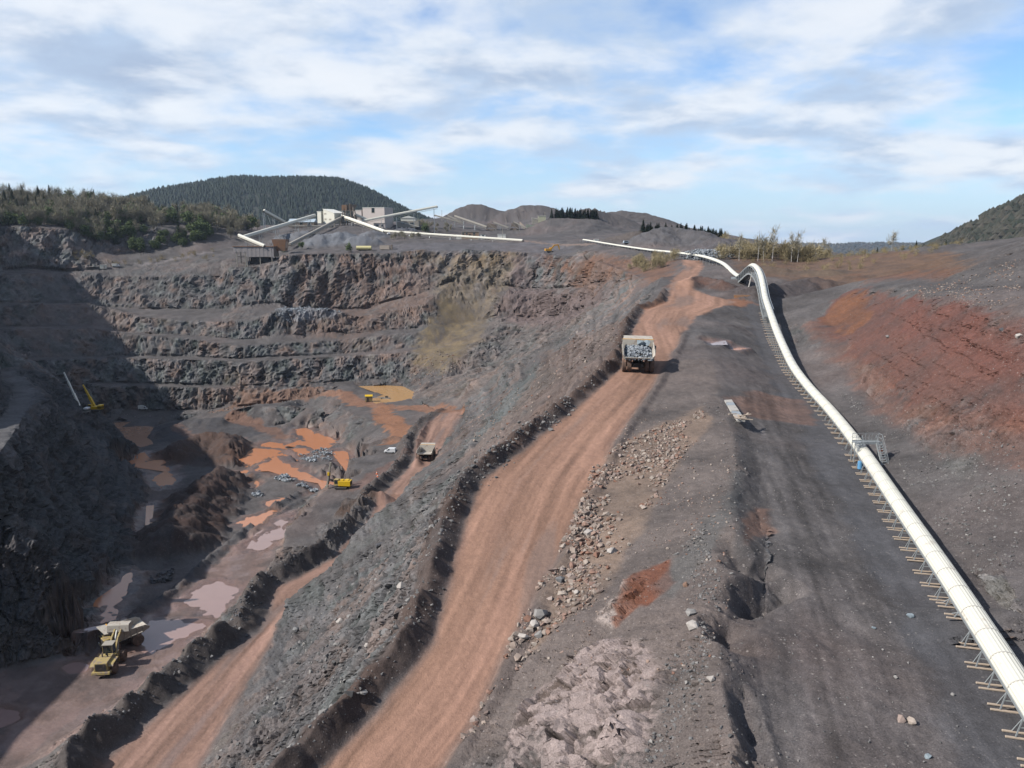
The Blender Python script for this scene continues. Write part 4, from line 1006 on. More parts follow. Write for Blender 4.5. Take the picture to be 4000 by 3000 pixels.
# ---------------------------------------------------------------- wheel loader filling a truck on the mud floor
def wheel_loader(label, loc, rz):
    t = thing('wheel_loader', label, 'wheel loader', loc, rz)
    # local +Y forward (towards the bucket)
    h = MB().hexa([(-1.35,-4.9,1.5),(1.35,-4.9,1.5),(1.35,-1.2,1.6),(-1.35,-1.2,1.6),(-1.2,-4.8,3.2),(1.2,-4.8,3.2),(1.25,-1.2,3.45),(-1.25,-1.2,3.45)]).build('engine_hood', yellow_paint, t, False, .06)
    MB().box((0,-4.93,2.35),(2.0,.06,1.35)).build('radiator_grille', dark_steel, h)
    for x, y in ((-.5,-2.4),(.5,-2.4),(0,-1.8)): MB().tube((x,y,3.2),(x,y,4.05),.12,10).build('exhaust_stack', dark_steel, h)
    MB().hexa([(-1.75,-5.3,1.0),(1.75,-5.3,1.0),(1.75,-4.2,1.0),(-1.75,-4.2,1.0),(-1.75,-5.2,1.5),(1.75,-5.2,1.5),(1.75,-4.2,1.5),(-1.75,-4.2,1.5)]).build('counterweight', yellow_paint, t, False, .04)
    MB().box((0,-2.6,1.4),(1.7,4.2,.9)).box((0,1.6,1.5),(1.5,2.6,1.1)).box((0,-2.9,1.05),(3.2,.6,.5)).box((0,2.0,1.05),(3.2,.6,.5)).build('frame', yellow_paint, t)
    c = MB().hexa([(-.95,-1.0,3.0),(.95,-1.0,3.0),(.95,.8,3.0),(-.95,.8,3.0),(-.9,-.95,5.0),(.9,-.95,5.0),(.85,.7,5.0),(-.85,.7,5.0)]).build('cab', glass, t)
    MB().box((0,-.1,5.08),(2.1,2.0,.14)).build('cab_roof', belt_grey, c)
    for x in (-.93,.93):
        for y in (-.98,.76): MB().bar((x,y,3.0),(x*.96,y*.97,5.02),.1).build('cab_pillar', yellow_paint, c)
    for s in (-1, 1):
        for y in (-2.9, 2.0): wheel(t, (s*1.75, y, 1.15), 1.15, .95, side=s)
        MB().prism([(-4.5,2.3),(-4.1,2.65),(-1.6,2.75),(-1.2,2.5),(-1.2,2.62),(-1.6,2.9),(-4.1,2.8),(-4.6,2.4)], s*1.3, s*2.2).build('fender', yellow_paint, t)
        MB().bar((s*.62,1.2,2.6),(s*.62,3.2,4.6),.28,.6).bar((s*.62,3.1,4.5),(s*.62,5.1,5.4),.28,.55).build('lift_arm', yellow_paint, t)
        MB().tube((s*.62,2.2,1.9),(s*.62,3.4,4.2),.13,10).build('lift_cylinder', galv, t)
        MB().bar((s*1.9,-1.2,1.2),(s*1.9,-1.0,3.1),.07).bar((s*1.9,-.5,1.2),(s*1.9,-.4,3.1),.07).build('steps', yellow_paint, t)
    MB().tube((0,2.0,2.8),(0,4.4,5.6),.15,10).build('tilt_cylinder', white_sheet, t)
    b = MB().prism([(4.8,5.0),(5.1,6.3),(5.3,6.5),(6.9,6.4),(7.0,6.2),(5.5,6.1),(5.3,5.2),(6.3,4.8),(6.3,4.65),(5.0,4.75)], -2.2, 2.2)
    bk = b.build('bucket', dump_paint, t, False, .03)
    for s in (-1, 1): MB().prism([(4.85,5.0),(5.15,6.35),(6.9,6.35),(6.3,4.7)], s*2.2, s*2.12).build('bucket_side', dump_paint, bk)
    return t
lp = drop(gz(240,1440,-60).x, gz(240,1440,-60).y)[0]
load_rz = face_to(gz(206,1465,-60), gz(266,1385,-60))
loader = wheel_loader('muddy yellow wheel loader tipping its raised bucket over a haul truck', lp, load_rz)
l3 = gz(270, 1392, -60); g3, _ = drop(l3.x, l3.y)
truck3 = haul_truck('haul truck parked on the mud floor being filled by the loader', g3, face_to(gz(310,1383,-60), gz(215,1416,-60)), 'rigid haul trucks')

# ---------------------------------------------------------------- drill rig
def drill_rig(label, loc, rz):
    t = thing('drill_rig', label, 'drill rig', loc, rz)       # local +X towards the body end, mast at -X
    for s in (-1, 1): MB().prism([(0,0)], 0, 0) if False else MB().hexa([(-2.0,s*1.15-.3,.0),(1.6,s*1.15-.3,.0),(1.6,s*1.15+.3,.0),(-2.0,s*1.15+.3,.0),(-2.3,s*1.15-.3,.75),(1.9,s*1.15-.3,.75),(1.9,s*1.15+.3,.75),(-2.3,s*1.15+.3,.75)]).build('track', dark_steel, t, False, .08)
    MB().box((-.2,0,.85),(2.6,1.7,.35)).build('undercarriage', dark_steel, t)
    b = MB().box((.9,0,1.9),(4.0,2.3,1.7)).build('engine_house', bright_yellow, t, False, .07)
    MB().box((1.6,0,2.85),(1.2,1.8,.22)).box((.1,-.2,2.9),(.9,1.2,.3)).build('air_intake', bright_yellow, b); MB().box((2.93,0,1.9),(.05,1.8,1.1)).build('radiator_grille', dark_steel, b)
    c = MB().box((-1.7,-.3,2.15),(1.5,1.5,2.1)).build('cab', yellow_paint, t, False, .05)
    MB().box((-2.47,-.3,2.4),(.05,1.2,1.2)).build('windscreen', glass, c); MB().box((-1.7,-1.07,2.4),(1.1,.05,1.2)).build('side_window', glass, c)
    MB().bar((-2.0,.5,1.9),(-4.2,.5,2.7),.45,.55).build('boom', dark_steel, t)
    m_ = MB().bar((-5.3,.35,.1),(-3.7,.35,8.4),.45,.5); mast = m_.build('feed_mast', belt_grey, t)
    MB().bar((-5.05,.8,1.0),(-4.3,.8,5.4),.5,.6).build('rod_carousel', dark_steel, mast); MB().box((-4.45,.35,4.6),(.8,.8,1.1)).build('rock_drill', bright_yellow, mast); MB().box((-5.3,.35,.35),(.9,.9,.6)).build('dust_hood', belt_grey, mast)
    MB().tube((-4.6,-.1,1.8),(-3.4,-.1,8.3),.1,8).build('hose_bundle', dark_steel, mast)
    return t
dp, _ = hit(740, 1055)
drill = drill_rig('bright yellow tracked drill rig with tall tilted mast on the grey bench', dp, math.radians(-6))

# ---------------------------------------------------------------- road vehicles
def car(name, label, cat, loc, rz, paint, prof, w, wins, wb, r, group=None, extra=None):
    """prof: side outline (y forward, z); wins: list of y,z quads on the sides"""
    t = thing(name, label, cat, loc, rz, group)
    b = MB().prism(prof, -w/2, w/2).build('body', paint, t, False, .05)
    for q in wins:
        for s in (-1, 1):
            x = s * (w/2 + .012); MB().add([(x, *p) for p in q] + [(x - s*.03, *p) for p in q], [tuple(range(len(q))), tuple(range(2*len(q)-1, len(q)-1, -1))] + [(i, (i+1) % len(q), len(q)+(i+1) % len(q), len(q)+i) for i in range(len(q))]).build('side_window', glass, b)
    for y in wb:
        for s in (-1, 1): wheel(t, (s*(w/2-.1), y, r), r, .22, tyre_dark, belt_grey, 16, s)
    if extra: extra(t, b)
    return t
VAN = [(-2.05,.35),(-2.1,.9),(-2.0,1.75),(-1.8,1.86),(.35,1.84),(.75,1.62),(1.25,1.12),(2.0,.92),(2.12,.6),(2.1,.32)]
def van_x(t, b):
    MB().hexa([(-.72,.86,1.58),(.72,.86,1.58),(.78,1.30,1.14),(-.78,1.30,1.14),(-.72,.90,1.62),(.72,.90,1.62),(.78,1.34,1.17),(-.78,1.34,1.17)]).build('windscreen', glass, b)
    for s in (-1, 1): MB().box((s*.65,2.08,.72),(.3,.08,.18)).build('headlight', belt_grey, b); MB().box((s*.95,.95,1.15),(.2,.1,.16)).build('mirror', dark_steel, b)
vp, _ = hit(843, 978)
van = car('van', 'small white delivery van parked beside the lower ramp', 'van', vp, math.radians(84), white_paint, VAN, 1.72, [[(.05,1.1),(.0,1.62),(.35,1.64),(.85,1.18),(.8,1.1)]], (-1.3,1.35), .31, extra=van_x)
SUV = [(-2.2,.4),(-2.25,.95),(-2.05,1.65),(-1.8,1.75),(.2,1.75),(.8,1.18),(1.95,1.02),(2.2,.75),(2.2,.4)]
suvw = [[(-1.8,1.12),(-1.75,1.6),(-.8,1.62),(-.8,1.12)], [(-.7,1.12),(-.7,1.62),(.15,1.6),(.55,1.12)]]
def truck_body(t, b):
    MB().box((0,-1.3,1.65),(2.1,3.2,1.7)).build('cargo_box', white_sheet, t, False, .04); MB().box((0,1.62,1.55),(1.7,.06,.6)).build('windscreen', glass, b)
LIGHTT = [(-2.9,.5),(-2.9,.8),(.35,.8),(.4,2.0),(1.35,2.0),(1.75,1.2),(2.1,1.1),(2.15,.5)]
def ground_at(gx, gy, t):
    p = gd(gx, gy, t); q, n = drop(p.x, p.y); return q
w2, _ = hit(311, 885)
car('light_truck', 'small white box truck on the dark shelf above the brown pond', 'truck', w2, math.radians(-92), white_paint, LIGHTT, 1.95, [[(.5,1.3),(.5,1.85),(1.25,1.85),(1.5,1.3)]], (-1.9,1.35), .38, extra=truck_body)
p_, _ = hit(1354, 526)
car('suv', 'silver estate car parked on the grey yard by the far gravel mound', 'car', p_ or ground_at(1354,526,560), math.radians(-80), silver_paint, SUV, 1.85, suvw, (-1.4,1.4), .36)
p_, _ = hit(252, 577)
car('light_truck', 'white camper truck on the bench road below the wooded cliff', 'truck', p_ or ground_at(252,577,572), math.radians(-80), white_paint, LIGHTT, 2.0, [[(.5,1.3),(.5,1.85),(1.25,1.85),(1.5,1.3)]], (-1.9,1.35), .38, extra=truck_body)
p_, _ = hit(224, 581)
c_ = thing('site_hut', 'pale cream cabin beside the camper truck on the bench', 'cabin', p_ or ground_at(224,581,566), .2); MB().box((0,0,1.5),(4.2,2.6,2.6)).build('wall', cream_sheet, c_, False, .04); MB().box((0,0,2.88),(4.4,2.8,.16)).build('roof', white_sheet, c_); MB().box((.8,-1.32,1.3),(.9,.06,1.9)).build('door', belt_grey, c_); MB().box((0,0,.1),(4.0,2.4,.25)).build('base', dark_steel, c_)

# traffic cones by the drill bench
for i, (gx_, gy_) in enumerate(((816,1030),(814,1024))):
    p_, _ = hit(gx_, gy_); c_ = thing('traffic_cone', ('orange traffic cone on the drill bench, nearer of the pair', 'orange traffic cone on the drill bench, farther of the pair')[i], 'cone', p_, 0, 'traffic cones on the drill bench')
    MB().lathe([(.05,.28),(.9,.05)], (0,0,0), 'Z', 12).build('cone_body', red_plastic, c_); MB().box((0,0,.03),(.7,.7,.06)).build('base', red_plastic, c_); MB().lathe([(.4,.205),(.6,.15)], (0,0,0), 'Z', 12).build('band', white_sheet, c_)

# ---------------------------------------------------------------- cranes on the shelf above the pond
def crane(label, base, tip_g, t_tip, paint, col_house):
    t = thing('crawler_crane', label, 'crane', base)
    tip = gd(*tip_g, t_tip) - base
    for s in (-1, 1): MB().box((0,s*1.6,.5),(5.0,.7,1.0)).build('track', dark_steel, t, False, .1)
    MB().box((.6,0,1.6),(5.2,2.8,1.2)).box((2.4,0,2.0),(1.6,2.8,1.6)).build('house', col_house, t, False, .05); c = MB().box((-1.5,-1.0,2.3),(1.5,1.1,1.6)).build('cab', paint, t); MB().box((-1.5,-1.57,2.5),(1.1,.05,.9)).build('side_window', glass, c)
    a = Vector((-.4,.3,2.2)); b = Vector(tip); m1 = a.lerp(b, .42); m2 = a.lerp(b, .75)
    bo = MB().bar(a, m1, .85, 1.0).build('boom', paint, t); MB().bar(a.lerp(b,.38), m2, .6, .72).build('boom_section', paint, bo); MB().bar(a.lerp(b,.72), b, .4, .5).build('boom_tip_section', paint, bo)
    MB().tube((-1.8,.3,1.6), a.lerp(b,.22), .18, 8).build('lift_cylinder', paint, t); MB().tube(b, (b.x-.2,b.y,b.z-6), .05, 6).build('hoist_rope', dark_steel, t)
    return t
p_, _ = hit(206, 888); crane('yellow crane with slanted boom on the shelf above the pond', p_, (179,831), p_.y*PC-(p_.z-CAMZ)*PS - 1, bright_yellow, bright_yellow)
p_, _ = hit(192, 890); crane('white crane with the longer slanted boom beside the yellow crane', p_ + Vector((-1,-4,0)), (138,804), p_.y*PC-(p_.z-CAMZ)*PS - 5, white_sheet, white_paint)

# pump raft on the ochre pond
p_, _ = hit(797, 867)
h_ = thing('pump_hut', 'small yellow pump hut on the shore of the ochre pond', 'hut', p_, .15); MB().box((0,0,1.5),(3.6,2.4,2.8)).build('wall', yellow_paint, h_, False, .03); MB().hexa([(-2,-1.4,2.9),(2,-1.4,2.9),(2,1.4,2.9),(-2,1.4,2.9),(-2,-.2,3.6),(2,-.2,3.6),(2,.2,3.6),(-2,.2,3.6)]).build('roof', bright_yellow, h_); MB().box((-.6,-1.23,1.2),(.9,.05,1.9)).build('door', dark_steel, h_)
for dx in (-1.5,1.5): MB().box((dx,0,.1),(.4,2.2,.4)).build('skid', dark_steel, h_)
a_ = gz(808,861,-56.2); b_ = gz(832,859,-56.2)
f_ = thing('pump_pontoon', 'floating pump pontoon with discharge pipe on the ochre pond', 'pontoon', (b_.x,b_.y,-56.75)); MB().box((0,0,.25),(5.0,1.6,.6)).build('float', belt_grey, f_, False, .08); MB().box((.8,0,.95),(1.5,1.0,.9)).build('pump', dark_steel, f_); MB().tube((-.5,0,.8), Vector((a_.x-b_.x, a_.y-b_.y, .9)), .16, 8).build('pipe', concrete, f_)

# excavator on the far rim
def excavator(label, loc, rz):
    t = thing('excavator', label, 'excavator', loc, rz)      # local +X forward
    for s in (-1, 1): MB().box((0,s*1.3,.5),(4.6,.7,1.0)).build('track', dark_steel, t, False, .1)
    MB().box((-1.0,0,1.75),(4.2,2.8,1.5)).box((-2.7,0,1.7),(1.0,2.9,1.4)).build('house', orange_paint, t, False, .08); c = MB().box((.9,.8,2.3),(1.6,1.1,1.9)).build('cab', orange_paint, t, False, .05); MB().box((1.72,.8,2.6),(.05,.9,1.0)).build('windscreen', glass, c)
    MB().bar((.8,-.2,2.0),(3.4,-.2,4.9),.55,.9).bar((3.2,-.2,4.75),(6.2,-.2,5.1),.5,.8).build('boom', orange_paint, t); MB().bar((5.9,-.2,5.3),(6.9,-.2,1.9),.4,.65).build('stick', orange_paint, t)
    MB().tube((1.4,-.2,1.9),(3.2,-.2,4.3),.14,8).build('boom_cylinder', galv, t)
    MB().prism([(5.9,1.6),(6.9,2.1),(7.2,1.2),(6.6,.4),(5.7,.5),(5.8,.7),(6.4,.75),(6.7,1.2)], -.9, .5).build('bucket', belt_grey, t)
    t.children[-1].rotation_euler = (0, 0, -math.pi/2); t.children[-1].location = (0, -.2, 0)
    return t
p_, _ = hit(1187, 545); excavator('orange-yellow excavator standing on the brown rim above the pit', p_ or ground_at(1187,545,545), math.radians(10))
# ---------------------------------------------------------------- long covered conveyor
HOOD = [gz(*q) for q in ((2380,1740,1.75),(2212,1478,1.75),(2057,1244,1.75),(1945,1084,1.75),(1860,962,1.8),(1800,887,2.1),(1747,830,2.8),(1714,786,4.0),(1692,742,5.7))] + [gd(*q) for q in ((1677,707,168),(1664,670,183),(1654,640,198),(1649,614,208),(1644,592,215),(1637,577,221),(1627,570,228),(1617,576,236),(1607,586,244),(1597,594,252),(1584,586,261),(1562,567,284),(1530,555,312),(1500,549,342),(1450,543,386),(1400,538,432),(1330,528,502),(1275,519,556),(1255,516,575))]
def spline(P, step):
    """Catmull-Rom through P, resampled at even spacing"""
    out = []
    for i in range(len(P) - 1):
        a, b, c, d = P[max(i-1, 0)], P[i], P[i+1], P[min(i+2, len(P)-1)]; n = max(2, int((c - b).length / .5))
        for j in range(n):
            t = j / n; out.append(.5 * ((2*b) + (c - a)*t + (2*a - 5*b + 4*c - d)*t*t + (3*b - a - 3*c + d)*t**3))
    out.append(P[-1]); res = [out[0]]; acc = 0; want = step(res[0]) if callable(step) else step
    for p, q in zip(out[:-1], out[1:]):
        acc += (q - p).length
        if acc >= want: res.append(q); acc = 0; want = step(q) if callable(step) else step
    return res
conv = thing('overland_conveyor', 'long cream hooded conveyor running from the right corner over the arch', 'conveyor', (0, 0, 0))
NODES = spline(HOOD, lambda p: 2.9 if p.y < 300 else 8.0)
def frame_at(i, Q):
    d = (Q[min(i+1, len(Q)-1)] - Q[max(i-1, 0)]).normalized(); r = d.cross(Vector((0,0,1))).normalized(); return d, r, r.cross(d).normalized()
ARC = [(math.pi * k_ / 22) for k_ in range(23)]
def hood_ring(p, r, u, off=0.0, corr=True):
    return [p + r * (math.cos(a) * (.74 + off + (.028 if corr and j % 2 else 0))) + u * (math.sin(a) * (.66 + off + (.028 if corr and j % 2 else 0)) - .45) for j, a in enumerate(ARC)]
hood_m = mat('cream_hood_sheet', (.74, .72, .62), .45, var=.05, scale=.5, extra=((.56,.50,.42), .58, .9))
seam_m = mat('hood_seam', (.50, .47, .42), .6)
for i in range(len(NODES) - 1):
    A, B = NODES[i], NODES[i+1]; _, ra, ua = frame_at(i, NODES); _, rb, ub = frame_at(i+1, NODES)
    near = A.y < 175; b = MB()
    R1, R2 = hood_ring(A, ra, ua, 0, near), hood_ring(B, rb, ub, 0, near); n = len(R1)
    I1, I2 = hood_ring(A, ra, ua, -.03, False), hood_ring(B, rb, ub, -.03, False)
    b.add(R1 + R2 + I1 + I2, [(j, j+1, n+j+1, n+j) for j in range(n-1)] + [(2*n+j+1, 2*n+j, 3*n+j, 3*n+j+1) for j in range(n-1)] + [(0, n, 3*n, 2*n), (n-1, 2*n-1+0, 4*n-1, 3*n-1)])
    pn = b.build('hood_panel', hood_m, conv)
    if A.y < 262:
        h = MB(); dirn = (B - A).normalized() * .05; S1, S2 = hood_ring(A - dirn, ra, ua, .028, False), hood_ring(A + dirn, ra, ua, .028, False)
        h.add(S1 + S2, [(j, j+1, n+j+1, n+j) for j in range(n-1)]).build('seam_band', seam_m, pn)
# carrying frame under the hood: side stringers and belt, in lengths
for i in range(0, len(NODES) - 1, 6):
    seg = NODES[i:i+7]; b = MB(); bl_ = MB()
    for p, q in zip(seg[:-1], seg[1:]):
        r = (q - p).cross(Vector((0,0,1))).normalized()
        for s in (-1, 1): b.bar(p + r*s*.74 - Vector((0,0,.52)), q + r*s*.74 - Vector((0,0,.52)), .09, .16)
        bl_.bar(p - Vector((0,0,.35)), q - Vector((0,0,.35)), 1.05, .05); bl_.bar(p - Vector((0,0,.85)), q - Vector((0,0,.85)), 1.05, .04)
    b.build('stringer', galv, conv); bl_.build('belt', dark_steel, conv)
# support frames on timber sleepers
def frame_mesh(h):
    f = MB()
    for s in (-1, 1):
        f.bar((s*.74,0,h), (s*.98,0,.12), .06); f.bar((s*.74,0,h), (s*.98,.55,.12), .05)
    f.bar((-.82,0,h*.55),(.82,0,h*.55),.05); f.bar((-.74,0,h),(.74,0,h),.07)
    return f.mesh('support_frame', galv)
SL = MB().box((-.2,0,.05),(2.5,.12,.10)).mesh('sleeper', wood, False, .02)
fm = {}
SUP = spline([p for p in HOOD[:12]], 2.15)
for i, p in enumerate(SUP):
    g_, _ = drop(p.x, p.y); h = p.z - .55 - g_.z
    if h < .35 or h > 4: h = max(.5, min(4, h))
    key = round(h, 1)
    if key not in fm: fm[key] = frame_mesh(key)
    d, r, u = frame_at(i, SUP); rz = math.atan2(r.y, r.x)
    o = obj('support_frame', fm[key], conv, (p.x, p.y, p.z - .55 - key)); o.rotation_euler = (0, 0, rz)
    s_ = obj('sleeper', SL, o); s_.location = (0, 0, 0); s_ = obj('sleeper', SL, o); s_.location = (0, .55, 0)
for i, p in enumerate(spline(HOOD[20:], 6.5)):
    g_, _ = drop(p.x, p.y); h = p.z - .55 - g_.z
    if h < .3: continue
    b = MB()
    for s in (-1, 1): b.bar((s*.9,0,h),(s*1.05,0,-.2),.12)
    o = b.build('support_frame', galv, conv, False, 0, (g_.x, g_.y, g_.z))
# arch gantry that lifts the conveyor over the track
arch = [p for p in NODES if 184 < p.y*PC-(p.z-CAMZ)*PS < 253]
for s in (-1, 1):
    top, bot = MB(), MB(); tr = MB(); lo_pts, hi_pts = [], []
    for i, p in enumerate(arch):
        d, r, u = frame_at(i, arch); hi_pts.append(p + r*s*1.05 - u*.6); lo_pts.append(p + r*s*1.05 - u*(.6 + 2.2))
    for a, b in zip(hi_pts[:-1], hi_pts[1:]): top.bar(a, b, .16, .22)
    for a, b in zip(lo_pts[:-1], lo_pts[1:]): bot.bar(a, b, .18, .45)
    for i in range(len(hi_pts) - 1): tr.bar(hi_pts[i], lo_pts[i], .09); tr.bar(hi_pts[i], lo_pts[i+1], .08)
    top.build('truss_top_chord', galv, conv); bot.build('truss_bottom_chord', galv, conv); tr.build('truss_lattice', galv, conv)
w_ = MB(); 
for i in range(len(arch) - 1):
    d, r, u = frame_at(i, arch); p = arch[i] - u*2.4; q = arch[i+1] - u*2.4; w_.bar(p, q, 1.9, .06)
w_.build('gantry_floor', galv, conv)
for gx_, gt_, gy_, gb_ in ((1625,589,1608,652),(1635,604,1622,664)):
    a = gd(gx_, gt_, 226); b = gz(gx_ - 16, gb_, 10.0); q, _ = drop(a.x - 4.2, a.y - 9); q = gd(gx_ - 17, gb_, 214); MB().tube(a, q + Vector((0,0,-1)), .16, 8).build('prop', concrete, conv)
a = gd(1622,648,216); MB().box(a + Vector((0,0,.2)), (9, 1.2, 2.2), -.25).build('abutment', rust, conv)
p_ = gd(1590,602,255); g_, _ = drop(p_.x, p_.y)
tr_ = MB().box(p_ + Vector((0,0,-.8)), (3.0,4.0,2.6), -.3); tr_.build('transfer_box', galv, conv)

# walkway over the conveyor
wp, _ = hit(1847, 1012); wp = Vector((HOOD[4].x, HOOD[4].y - 1.0, 0)); wz, _ = drop(wp.x - 3, wp.y); wz = wz.z
cross_ = thing('crossover_stairs', 'galvanised stair platform with handrails stepping over the long conveyor', 'platform', (wp.x, wp.y, wz), .02)
cross_.scale = (.68, .85, .86)
DK = 2.75
MB().box((0.3,0,DK),(4.6,1.0,.09)).bar((-2.0,-.5,DK-.05),(2.6,-.5,DK-.05),.06,.28).bar((-2.0,.5,DK-.05),(2.6,.5,DK-.05),.06,.28).build('deck', galv, cross_)
for x in (-1.95, 2.55):
    for y in (-.45, .45): MB().bar((x,y,-.3),(x,y,DK),.11).build('post', galv, cross_)
for y in (-.5, .5):
    r_ = MB()
    for x in ((-.85,.3,1.4,2.55) if y < 0 else (-1.95,-.85,.3,1.4,2.55)): r_.bar((x,y,DK),(x,y,DK+1.1),.05)
    x0 = -.85 if y < 0 else -1.95
    for z in (.55, 1.1): r_.bar((x0,y,DK+z),(2.55,y,DK+z),.045)
    r_.bar((x0,y,DK+.1),(2.55,y,DK+.1),.02,.15).build('handrail', galv, cross_)
for x in (-1.95, 2.55): MB().bar((x,-.5 if x > 0 else 0,DK+1.1),(x,.5,DK+1.1),.045).bar((x,-.5 if x > 0 else 0,DK+.55),(x,.5,DK+.55),.045).build('end_rail', galv, cross_)
for xs in (-1.4, 2.05):
    st_ = MB()
    for s in (-.48, .48): st_.bar((xs+s,-.5,DK-.05),(xs+s,-2.75,-.15),.05,.24)
    stair = st_.build('stair', galv, cross_)
    for i in range(10): MB().box((xs,-.65-.22*i,DK-.25-.27*i),(.9,.24,.04)).build('tread', galv, stair)
    for s in (-.5, .5):
        h = MB().bar((xs+s,-.5,DK+1.05),(xs+s,-2.75,.9),.045).bar((xs+s,-.5,DK+.5),(xs+s,-2.75,.35),.035)
        for k_ in (0,.5,1): h.bar((xs+s,-.5-2.25*k_,DK-2.85*k_),(xs+s,-.5-2.25*k_,DK+1.05-2.9*k_),.04)
        h.build('stair_rail', galv, stair)
MB().box((2.55,-.6,1.75),(.62,.05,.3)).build('warning_sign', red_plastic, cross_)
p_, _ = hit(1857, 1001)
b_ = thing('plastic_drum', 'light blue plastic drum under the conveyor beside the stairs', 'drum', gz(1858, 1013, wz + .05)); MB().lathe([(0,.27),(.03,.3),(.85,.3),(.9,.22)], (0,0,0), 'Z', 16).build('shell', blue_plastic, b_); MB().lathe([(.9,.06),(.95,.06)], (.1,0,0), 'Z', 10).build('cap', white_sheet, b_)

# collapsed conveyor skirt: pale slabs and torn sheet on the windrow
sp, _ = hit(1585, 890); sl = thing('scrap_belt_trough', 'long pale torn sheet trough with broken planks lying beside the windrow', 'scrap', gz(1590, 905, 2.0)); bpy.context.view_layer.update()
s0, s1 = cast(1572, 866), cast(1600, 925)
ax = (Vector((s1.x,s1.y,0)) - Vector((s0.x,s0.y,0))).normalized(); rx_ = Vector((ax.y,-ax.x,0)); mid_ = (Vector(s0)+Vector(s1))/2; sl.location = drop(mid_.x, mid_.y)[0] + Vector((0,0,.25)); half = (Vector(s1)-Vector(s0)).length/2
for k_ in range(7):
    a = -1 + 2*k_/7; b = a + 2/7*.96; o_ = random.uniform(-.1,.1)
    MB().hexa([ax*half*a - rx_*.5, ax*half*a + rx_*.5, ax*half*b + rx_*(.5+o_), ax*half*b - rx_*.5] + [ax*half*a - rx_*.55 + Vector((0,0,.3+o_)), ax*half*a + rx_*.45 + Vector((0,0,.25)), ax*half*b + rx_*.45 + Vector((0,0,.25+o_)), ax*half*b - rx_*.55 + Vector((0,0,.3))]).build('sheet_panel', (concrete, galv, concrete)[k_ % 3], sl)
for k_ in range(9):
    c = ax*half*random.uniform(.75,1.1) + rx_*random.uniform(-.9,.9) + Vector((0,0,.35+random.uniform(0,.4))); d = (ax*random.uniform(-1,1)+rx_*random.uniform(-1,1)+Vector((0,0,random.uniform(-.2,.35)))).normalized(); MB().bar(c-d*.8,c+d*.8,.22,.07).build('plank', wood, sl)
# ---------------------------------------------------------------- works on the far rim
z2 = zoomed(850, 700, 2.458); z3 = zoomed(1600, 750, 2.458)
def at2(x, y, t): (q,) = z2((x, y)); return gd(q[0], q[1], t)
def at3(x, y, t): (q,) = z3((x, y)); return gd(q[0], q[1], t)
def gallery(label, a, b, legs=(), m=None, w=2.3, h=2.1, group='conveyors of the crushing works', braces=False):
    m = m or cream_sheet; t = thing('belt_conveyor', label, 'conveyor', a, 0, group); d = b - a; L = d.length
    u = d.normalized(); r = u.cross(Vector((0,0,1))).normalized(); v = r.cross(u)
    sec = [(-w/2,-.2),(w/2,-.2),(w/2,h*.4),(w*.3,h*.78),(-w*.3,h*.78),(-w/2,h*.4)]
    vs = [r*x + v*y for x, y in sec] + [d + r*x + v*y for x, y in sec]
    MB().add(vs, [(5,4,3,2,1,0),(6,7,8,9,10,11)] + [(i,(i+1)%6,6+(i+1)%6,6+i) for i in range(6)]).build('hood', m, t)
    tr = MB(); n = max(3, int(L / 3.5)); dn = v * -1.5
    for s in (-1, 1):
        o = r*s*w*.45; tr.bar(o + dn, d + o + dn, .18); tr.bar(o - v*.25, d + o - v*.25, .18)
        for i in range(n): p = d*(i/n) + o; q = d*((i+1)/n) + o; tr.bar(p + dn, q - v*.25, .11); tr.bar(p + dn, p - v*.25, .11)
    tr.build('truss', belt_grey, t); MB().tube(d - r*w*.5, d + r*w*.5, .55, 12).build('head_drum', dark_steel, t); MB().tube(-r*w*.5, r*w*.5, .45, 12).build('tail_drum', dark_steel, t)
    for fr in legs:
        p = d*fr + dn; wp_ = a + p; g_, _ = drop(wp_.x, wp_.y); hgt = max(1.0, wp_.z - g_.z); k_ = MB()
        for s in (-1, 1):
            k_.bar(p + r*s*w*.45, p + r*s*w*.8 - Vector((0,0,hgt+.5)), .28)
        for i in range(max(1, int(hgt/4))):
            z0, z1 = -hgt*i/max(1,int(hgt/4)), -hgt*(i+1)/max(1,int(hgt/4)); k_.bar(p + r*w*.5 + Vector((0,0,z0)), p - r*w*.6 + Vector((0,0,z1)), .14)
        k_.build('trestle', galv, t)
        if braces: MB().bar(p - Vector((0,0,hgt)), d*min(1, fr+.28) + dn, .25).build('brace', galv, t)
    return t
gallery('short cream conveyor sloping down onto the roof of the cliff-edge bunker', at2(200,545,558), at2(450,648,552), (.35,))
gallery('longest cream conveyor rising right from above the bunker to the cream tower', at2(252,560,575), at2(935,352,690), (.2,.42,.7,.9))
gallery('cream stacker conveyor with braced trestle left of the cream tower', at2(640,415,680), at2(442,306,664), (.97,.5), braces=True)
gallery('brown conveyor climbing from the cliff edge to the foot of the cream tower', at2(690,635,585), at2(1190,375,690), (.25,.5,.75), belt_grey)
gallery('level conveyor on short legs below the cream tower', at2(690,450,665), at2(1100,456,672), (.2,.5,.8), belt_grey, 1.4, 1.2)
gallery('long cream conveyor rising right to the highest discharge point of the works', at2(1385,408,705), at2(2110,268,715), (.25,.45,.68,.95), braces=False)
gallery('cream conveyor curving down from the cream tower past the brown crusher frame', at2(1150,342,695), at2(1600,505,660), (.35,.6,.85))
gallery('low cream conveyor line lying along the yard edge above the ochre face', at2(1595,500,660), at3(1085,468,615), (.2,.35,.5,.65,.8,.95), None, 1.6, 1.4)
gallery('steep short conveyor against the front of the big pinkish building', at2(1440,398,712), at2(1320,345,700), (.5,), None, 1.7)
